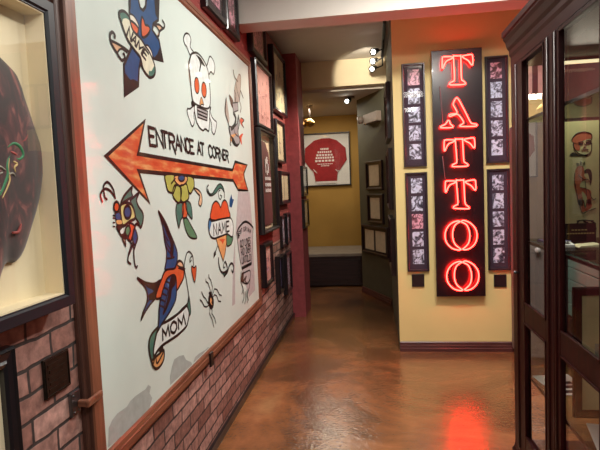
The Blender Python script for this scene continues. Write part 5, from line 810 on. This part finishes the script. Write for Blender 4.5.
# contents
area('display_lamp_light',(1.0,2.56,2.02),.16,.025,3.6,(1,.9,.7),(-.2,0,0))
t=tag(obj('display_lamp',(lambda b:(tube(b,[(.90,2.62,2.035),(1.12,2.62,2.035)],.008,False,10),b)[1])(BM()),M['bar']),'thin lit lamp tube under the display cabinet top','lamp')
pt=thing('flash_sheet','tan tattoo flash sheet with red devil figures, standing inside the cabinet','poster',(1.0,2.655,1.2008))
bm=BM(); box(bm,-.145,.13,-.003,0,.0,.562); obj('sheet',bm,M['tan'],pt)
def pm(pts,h=.0012): return pts
DV=[('f', 0, 0, [(-0.0453, 0.4828), (-0.0242, 0.5015), (0.0058, 0.5077), (0.0394, 0.4979), (0.0431, 0.478), (0.0207, 0.4752), (-0.0018, 0.4646), (-0.0168, 0.4535), (-0.0393, 0.4586)]), ('f', 0, 0, [(-0.0393, 0.4586), (-0.0168, 0.4535), (-0.0093, 0.4332), (-0.0169, 0.4217), (-0.0356, 0.4346)]), ('s', 1, 0.004, [(-0.0468, 0.4749), (-0.0279, 0.5017), (0.0058, 0.5101), (0.0416, 0.4978), (0.0416, 0.4701)]), ('s', 1, 0.0035, [(-0.0168, 0.4614), (-0.0018, 0.4646), (0.0057, 0.4602)]), ('s', 1, 0.0035, [(0.0169, 0.4675), (0.0319, 0.4691), (0.0416, 0.4638)]), ('f', 1, 0, [(-0.0153, 0.4573), (0.0042, 0.4595), (0.0019, 0.4485), (-0.0131, 0.4477)]), ('f', 1, 0, [(0.0169, 0.4604), (0.0393, 0.4623), (0.0393, 0.4497), (0.0192, 0.4492)]), ('s', 1, 0.003, [(0.0094, 0.456), (0.0169, 0.4398), (0.0057, 0.4364)]), ('s', 1, 0.003, [(-0.0019, 0.4249), (0.0131, 0.4281), (0.0281, 0.4249)]), ('s', 1, 0.0035, [(-0.0393, 0.4626), (-0.0356, 0.4346), (-0.0169, 0.4097), (0.0131, 0.4002), (0.0393, 0.4148), (0.0431, 0.4542)]), ('f', 1, 0, [(-0.0561, 0.3997), (-0.0395, 0.4148), (-0.0169, 0.4017), (0.0131, 0.3986), (0.0281, 0.4035), (0.0206, 0.3919), (0.0056, 0.3966), (-0.0169, 0.3954)]), ('f', 0, 0, [(-0.0322, 0.3226), (-0.0208, 0.3461), (-0.0095, 0.3495), (0.0055, 0.3408), (0.0092, 0.3207), (0.0204, 0.2962), (0.0166, 0.2803), (-0.0022, 0.2731), (-0.0098, 0.2454), (0.0354, 0.2315), (0.0413, 0.1991), (0.039, 0.159), (0.024, 0.1595), (0.0203, 0.1999), (-0.0023, 0.2249), (0.0051, 0.1602), (-0.0176, 0.161), (-0.0288, 0.218), (-0.0362, 0.2505), (-0.0338, 0.2906)]), ('s', 1, 0.0025, [(-0.0208, 0.3501), (-0.0246, 0.3622), (-0.0133, 0.3577)]), ('s', 1, 0.0025, [(-0.0058, 0.3533), (-0.0095, 0.3711), (0.0018, 0.357)]), ('s', 1, 0.0025, [(0.004, 0.3513), (0.0093, 0.3686), (0.0115, 0.3485)]), ('s', 1, 0.003, [(-0.0338, 0.3146), (-0.0354, 0.2746), (-0.0287, 0.2421), (-0.0176, 0.161)]), ('s', 1, 0.003, [(-0.0172, 0.3059), (0.0054, 0.2848), (0.0279, 0.2798), (0.0391, 0.2553)]), ('s', 1, 0.0025, [(-0.0098, 0.2454), (0.0278, 0.2318), (0.0413, 0.1911)]), ('f', 1, 0, [(0.0092, 0.3247), (0.028, 0.3342), (0.0414, 0.3192), (0.0444, 0.2871), (0.0391, 0.2593), (0.0317, 0.2877), (0.0242, 0.312), (0.0129, 0.3085)]), ('f', 2, 0, [(0.0092, 0.3087), (0.0242, 0.308), (0.0279, 0.2878), (0.0129, 0.2925)]), ('s', 1, 0.0025, [(0.0129, 0.2725), (0.0166, 0.2402), (0.0203, 0.1999)]), ('s', 1, 0.003, [(0.0353, 0.2074), (0.0503, 0.1827), (0.0616, 0.1903)]), ('f', 0, 0, [(-0.0175, 0.1853), (0.0037, 0.1845), (0.0089, 0.152), (0.0202, 0.1354), (-0.0025, 0.1241), (-0.01, 0.1527)]), ('f', 0, 0, [(0.024, 0.1837), (0.0391, 0.1831), (0.0428, 0.1508), (0.0277, 0.1352), (0.0164, 0.1315)]), ('s', 1, 0.003, [(-0.0175, 0.1853), (-0.01, 0.1486), (0.0013, 0.1199), (0.0277, 0.1311), (0.0616, 0.142)]), ('s', 1, 0.003, [(0.0052, 0.1844), (0.0142, 0.1478), (0.0203, 0.1838)]), ('s', 1, 0.007, [(-0.0178, 0.08), (-0.0292, 0.056), (-0.0027, 0.0511), (-0.0141, 0.0271), (0.0049, 0.0387)]), ('s', 1, 0.008, [(0.005, 0.0793), (0.0276, 0.0705), (0.0087, 0.063), (0.0352, 0.054), (0.02, 0.0342)]), ('s', 1, 0.007, [(0.039, 0.0782), (0.0578, 0.0695), (0.0427, 0.0538), (0.0615, 0.0451), (0.0502, 0.0293)]), ('s', 1, 0.006, [(-0.0254, 0.0819), (0.005, 0.0858), (0.0503, 0.0811)])]
bm=BM()
for kind,mi,wd,pts in DV:
    y=-.0038-mi*.0004
    if kind=='f':
        pp=catmull(pts,True,3); f=bm.faces.new([bm.verts.new((x,y,z)) for x,z in pp]); f.normal_update(); f.material_index=mi; bmesh.ops.triangulate(bm,faces=[f])
    else:
        pp=catmull(pts,False,3); tube(bm,[(x,y-.0002,z) for x,z in pp],wd/2,False,5,mi)
obj('drawing',bm,[M['devil'],M['ink'],M['tan']],pt)
t=thing('caption_card','dark maroon caption card with two lines of pale text on the middle cabinet shelf','card',(.925,2.5,1.2005))
bm=BM(); box(bm,-.085,.075,-.004,0,0,.085); obj('card',bm,M['dkframe'],t)
marks(t,'card',[(-.03+i*.014,-.02+i*.014,.052,.057) for i in range(5)]+[(-.05+i*.012,-.041+i*.012,.036,.041) for i in range(10)],M['goldp'],-.004)
t=tag(obj('folded_paper',(lambda b:(slab(b,[(-.05,0),(.05,.0),(.04,.012),(-.04,.006)],-.04,.04),b)[1])(BM()),M['creamp']),'cream folded paper lying before the caption card','paper'); t.location=(.90,2.33,1.2005)
for x,y,r,m_,lb in ((.82,2.50,.3,M['purple'],'purple booklet lying on the middle cabinet shelf'),(.805,2.36,-.2,M['white'],'white leaflet in front on the middle cabinet shelf')):
    t=thing('booklet',lb,'booklet',(x,y,1.2005),r,'booklets on the middle shelf'); bm=BM(); box(bm,-.045,.045,-.06,.06,0,.012,.002); obj('cover',bm,m_,t); bm=BM(); box(bm,-.03,.03,-.04,.04,.0121,.0127); merge(kid(t,'cover'),bm,M['ink'])
for x,y,r,lb in ((.84,2.46,.15,'white printed sheet by the far door on the lowest cabinet shelf'),(.85,1.93,-.2,'white printed sheet by the near door on the lowest cabinet shelf')):
    t=thing('printed_sheet',lb,'paper',(x,y,.5405),r,'printed sheets on the lowest shelf'); bm=BM(); box(bm,-.085,.085,-.12,.12,0,.003); obj('sheet',bm,M['white'],t)
    bm=BM()
    for i in range(4): box(bm,-.06+.01*i,.05-.015*(i%2),-.10+i*.05,-.07+i*.05,.0031,.0036)
    merge(kid(t,'sheet'),bm,M['ink'])
t=thing('leaning_picture','small dark framed cream picture standing on the lowest cabinet shelf','picture frame',(.885,2.12,.5405)); 
bm=BM(); ring(bm,-.12,.12,0,.525,[(0,.012),(0,-.006),(.006,-.012),(.028,-.010),(.032,-.004),(.032,.012)]); obj('frame',bm,M['mahog'],t)
bm=BM(); box(bm,-.09,.09,0,.010,.03,.495); obj('mat_board',bm,M['tan'],t)
marks(t,'mat_board',[(-.04,.05,.12,.3),(-.02,.03,.33,.4)],M['greyprint'],0)
# locker and print seen through the cabinet
LK=(1.315,4.42,0); t=thing('locker','tall narrow grey brown locker in the corner seen through the cabinet glass','locker',LK)
bm=BM(); box(bm,-.165,.15,-.18,.15,.05,1.93,.004); box(bm,-.15,.135,-.16,.13,0,.05); obj('body',bm,M['locker'],t)
bm=BM(); box(bm,-.155,.14,-.198,-.181,.07,1.91,.004); box(bm,-.05,.04,-.202,-.198,.2,1.8,.002); d=obj('door',bm,M['locker'],t)
bm=BM(); lathe(bm,[(.008,0),(.008,.015),(.02,.022),(.024,.032),(.018,.044),(.0005,.048)],(-.06,-.198,.94),(0,-1,0),16); obj('knob',bm,M['knobglass'],d)
frame('picture_frame','pale pink framed print with maroon bands on the wall above the locker','picture frame',(1.36,DT,2.17),0,.25,.42,.03,.012,M['maroon'],M['maroon'],[(.05,.42,.05,.98,M['pink'],'print'),(.62,.95,.05,.98,M['pink'],'print')])
# ---------------- hall: track lights
TL=(.155,5.75,3.01); tr=thing('track_light','black ceiling track with three lit spotlight heads along the hall wall','light',TL)
bm=BM(); box(bm,.14,.172,4.95,6.25,2.985,3.01,.003); obj('track',bm,M['track'],tr,TL)
HEADS=[((.0485,5.45,2.86),(-.5,6.3,2.62)),((.042,5.79,2.846),(-.3,6.3,2.75)),((.033,6.09,2.83),(-.1,6.3,2.8))]
def head(par,W0,p,dirn,mount,sz=1):
    p=Vector(p); d=Vector(dirn).normalized(); b=BM(); lathe(b,[(.012*sz,-.11*sz),(.026*sz,-.10*sz),(.028*sz,-.05*sz),(.038*sz,-.012*sz),(.040*sz,.006*sz),(.036*sz,.006*sz),(.034*sz,-.002*sz)],p,d,18)
    h=obj('spot_head',b,M['track'],par,W0); b=BM(); lathe(b,[(.024*sz,.001*sz),(.022*sz,.004*sz),(.001,.007*sz)],p,d,16); o=obj('lens',b,M['lens'],h,None); o.data.transform(Matrix.Translation(-Vector(W0)))
    b=BM(); e=p-d*.06*sz; tube(b,[e,Vector(((e.x+mount[0])/2,(e.y+mount[1])/2,e.z+.005)),(mount[0],mount[1],e.z+.02),mount],.008*sz,False,8); o=obj('arm',b,M['track'],h,None); o.data.transform(Matrix.Translation(-Vector(W0)))
for p,tg in HEADS: head(tr,TL,p,(-.35,-.75,-.30),(.155,p[1]+.05,2.99))
spot('track_spot_light',(-.02,5.5,2.84),(.0,6.3,2.80),40,(1,.88,.68),60,.25)
spot('track_spot_light',(.0,5.68,2.80),(-.95,5.4,1.9),130,(1,.88,.7),60,.6)
spot('track_spot_light',(.0,5.35,2.80),(-.95,4.5,1.8),130,(1,.88,.7),60,.6)
# back room spot
BS=(-.26,6.9,2.665); t=thing('spotlight','single black spotlight on the back room ceiling','light',BS)
bm=BM(); box(bm,-.30,-.20,6.85,6.95,2.65,2.6649,.002); obj('mount',bm,M['track'],t,BS); head(t,BS,(-.30,6.82,2.60),(-.3,-.85,-.25),(-.25,6.9,2.655))
spot('back_spot_light',(-.33,6.85,2.55),(-.7,8.6,1.95),11,(1,.85,.62),60,.6)
# emergency light on angled wall
ua=Vector((.4086,-.9127,0)); na=Vector((.9127,.4086,0)); RA=math.atan2(-.9127,.4086)
def aw(u,z,off=0): return Vector((-.183,7.2,z))+ua*u-na*off
e0=aw(.555,2.285); t=thing('emergency_light','off white emergency light box high on the grey green wall','light',e0,RA)
bm=BM(); box(bm,-.20,.22,-.07,-.001,0,.125,.008); obj('housing',bm,M['plaster'],t)
for x in (-.285,):
    bm=BM(); lathe(bm,[(.02,-.05),(.045,-.03),(.052,.02),(.046,.03),(.001,.036)],(x,-.07,.075),(-.2,-1,-.2),18); tube(bm,[(x+.02,-.045,.075),(-.19,-.035,.07)],.012,False,8); obj('lamp_head',bm,M['plaster'],t)
G5='framed pages on the grey green wall'
def af(lb,u0,u1,z0,z1,pics): 
    p=aw((u0+u1)/2,z0,.0); return frame('framed_page',lb,'picture frame',p,RA,u1-u0,z1-z0,.03,.03,M['dkframe'],M['dkframe'],pics,G5,False)
af('dark framed page hung highest on the grey green wall',.28,.775,1.434,1.805,[(.14,.82,.08,.93,M['paper'],'page')])
af('dark framed page hung in the middle on the grey green wall',.30,.775,1.0,1.382,[(.12,.8,.1,.94,M['paper'],'page')])
af('wide dark frame with two pages, lowest on the grey green wall',.08,.885,.585,.965,[(.08,.46,.08,.9,M['paper'],'page'),(.54,.93,.08,.9,M['paper'],'page')])
G6='dark frames on the hall side wall'
for lb,yc,wd,z0,ht in (('dark frame high on the hall side wall near its corner',5.55,.75,1.95,.55),('dark frame midway on the hall side wall behind the photo frames',5.5,.8,1.25,.6),('dark frame lowest on the hall side wall behind the photo frames',5.3,.7,.62,.55)):
    frame('picture_frame',lb,'picture frame',(.1975,yc,z0),-PI/2,wd,ht,.045,.04,M['dkframe'],M['plum'],[(.1,.9,.1,.9,M['greyprint'],'print')],G6)
# red shirt frame
t=frame('shirt_shadow_box','framed red long sleeved shirt with white lettering on the ochre wall','shadow box',(-.752,8.6,1.513),0,.80,.88,.05,.02,M['black'],M['white'],[],None,True,.035)
yb=t['yb']; SH=[(-.07,.79),(.07,.79),(.19,.75),(.33,.62),(.345,.42),(.24,.28),(.185,.22),(.17,.08),(-.19,.08),(-.21,.25),(-.27,.3),(-.36,.42),(-.345,.64),(-.19,.76)]
bm=BM(); slab(bm,[(x-.005,z) for x,z in SH],yb-.018,yb,0,.006); obj('red_shirt',bm,M['redcloth'],t)
bm=BM(); slab(bm,[(.165,.08),(.16,.04),(-.18,.04),(-.185,.08)],yb-.014,yb,0,.003); obj('shirt_hem',bm,M['brightcloth'],t)
rows=[(.60,.07,5),(.55,.12,7),(.50,.14,6),(.455,.155,8),(.405,.165,6),(.36,.13,9),(.33,.07,6)]; rc=[]
for z_,hw,n in rows:
    st=2*hw/n
    for i in range(n): rc.append((-.02-hw+i*st,-.02-hw+(i+.72)*st,z_,z_+(.03 if n<9 and z_>.34 else .014)))
marks(t,'red_shirt',rc,M['brightcloth'],yb-.018)
bm=BM()
for sx in (-1,1):
    for k in (0,1): tube(bm,[(sx*.16+sx*k*.02,yb-.019,.22+.0+k*.025),(sx*.205+sx*k*.02,yb-.019,.26+k*.025)] if sx<0 else [(.15+k*.02,yb-.019,.27-.02*k+.0),(.19+k*.02,yb-.019,.225-.0*k+.02*k)],.006,False,6)
merge(kid(t,'red_shirt'),bm,M['brightcloth'])
# bench
BL=(-.80,8.1,0); t=thing('bench','long dark wooden box bench with pale grey top under the ochre wall','bench',BL)
bm=BM(); box(bm,-1.39,-.19,7.62,8.59,.02,.455); obj('body',bm,M['bench'],t,BL)
bm=BM(); box(bm,-1.36,-.22,7.605,7.6205,.07,.41,.005); box(bm,-1.33,-.25,7.598,7.606,.10,.38,.004); obj('front_panel',bm,M['bench'],t,BL)
bm=BM(); box(bm,-1.395,-.186,7.60,8.59,.455,.50,.006); obj('top',bm,M['stone'],t,BL)
# pendant
PL=(-.865,7.4,2.665); t=thing('pendant_lamp','small brass pendant lamp hanging on a pale rod in the back room','light',PL)
bm=BM(); tube(bm,[(0,0,0),(0,0,-.20)],.010,False,8); lathe(bm,[(.04,0),(.04,.012),(.012,.02)],(0,0,0),(0,0,-1),14); obj('rod',bm,M['plaster'],t)
bm=BM(); lathe(bm,[(.015,.18),(.03,.19),(.075,.235),(.08,.25),(.06,.28),(.025,.30),(.001,.305)],(0,0,0),(0,0,-1),20); obj('shade',bm,M['brass'],t)
bm=BM(); lathe(bm,[(.012,0),(.014,.02),(.04,.05),(.05,.07),(.04,.08)],(-.10,0,-.22),(0,0,-1),16); tube(bm,[(0,0,-.2),(-.06,0,-.19),(-.10,0,-.22)],.007,False,6); obj('arm_shade',bm,M['brass'],t)
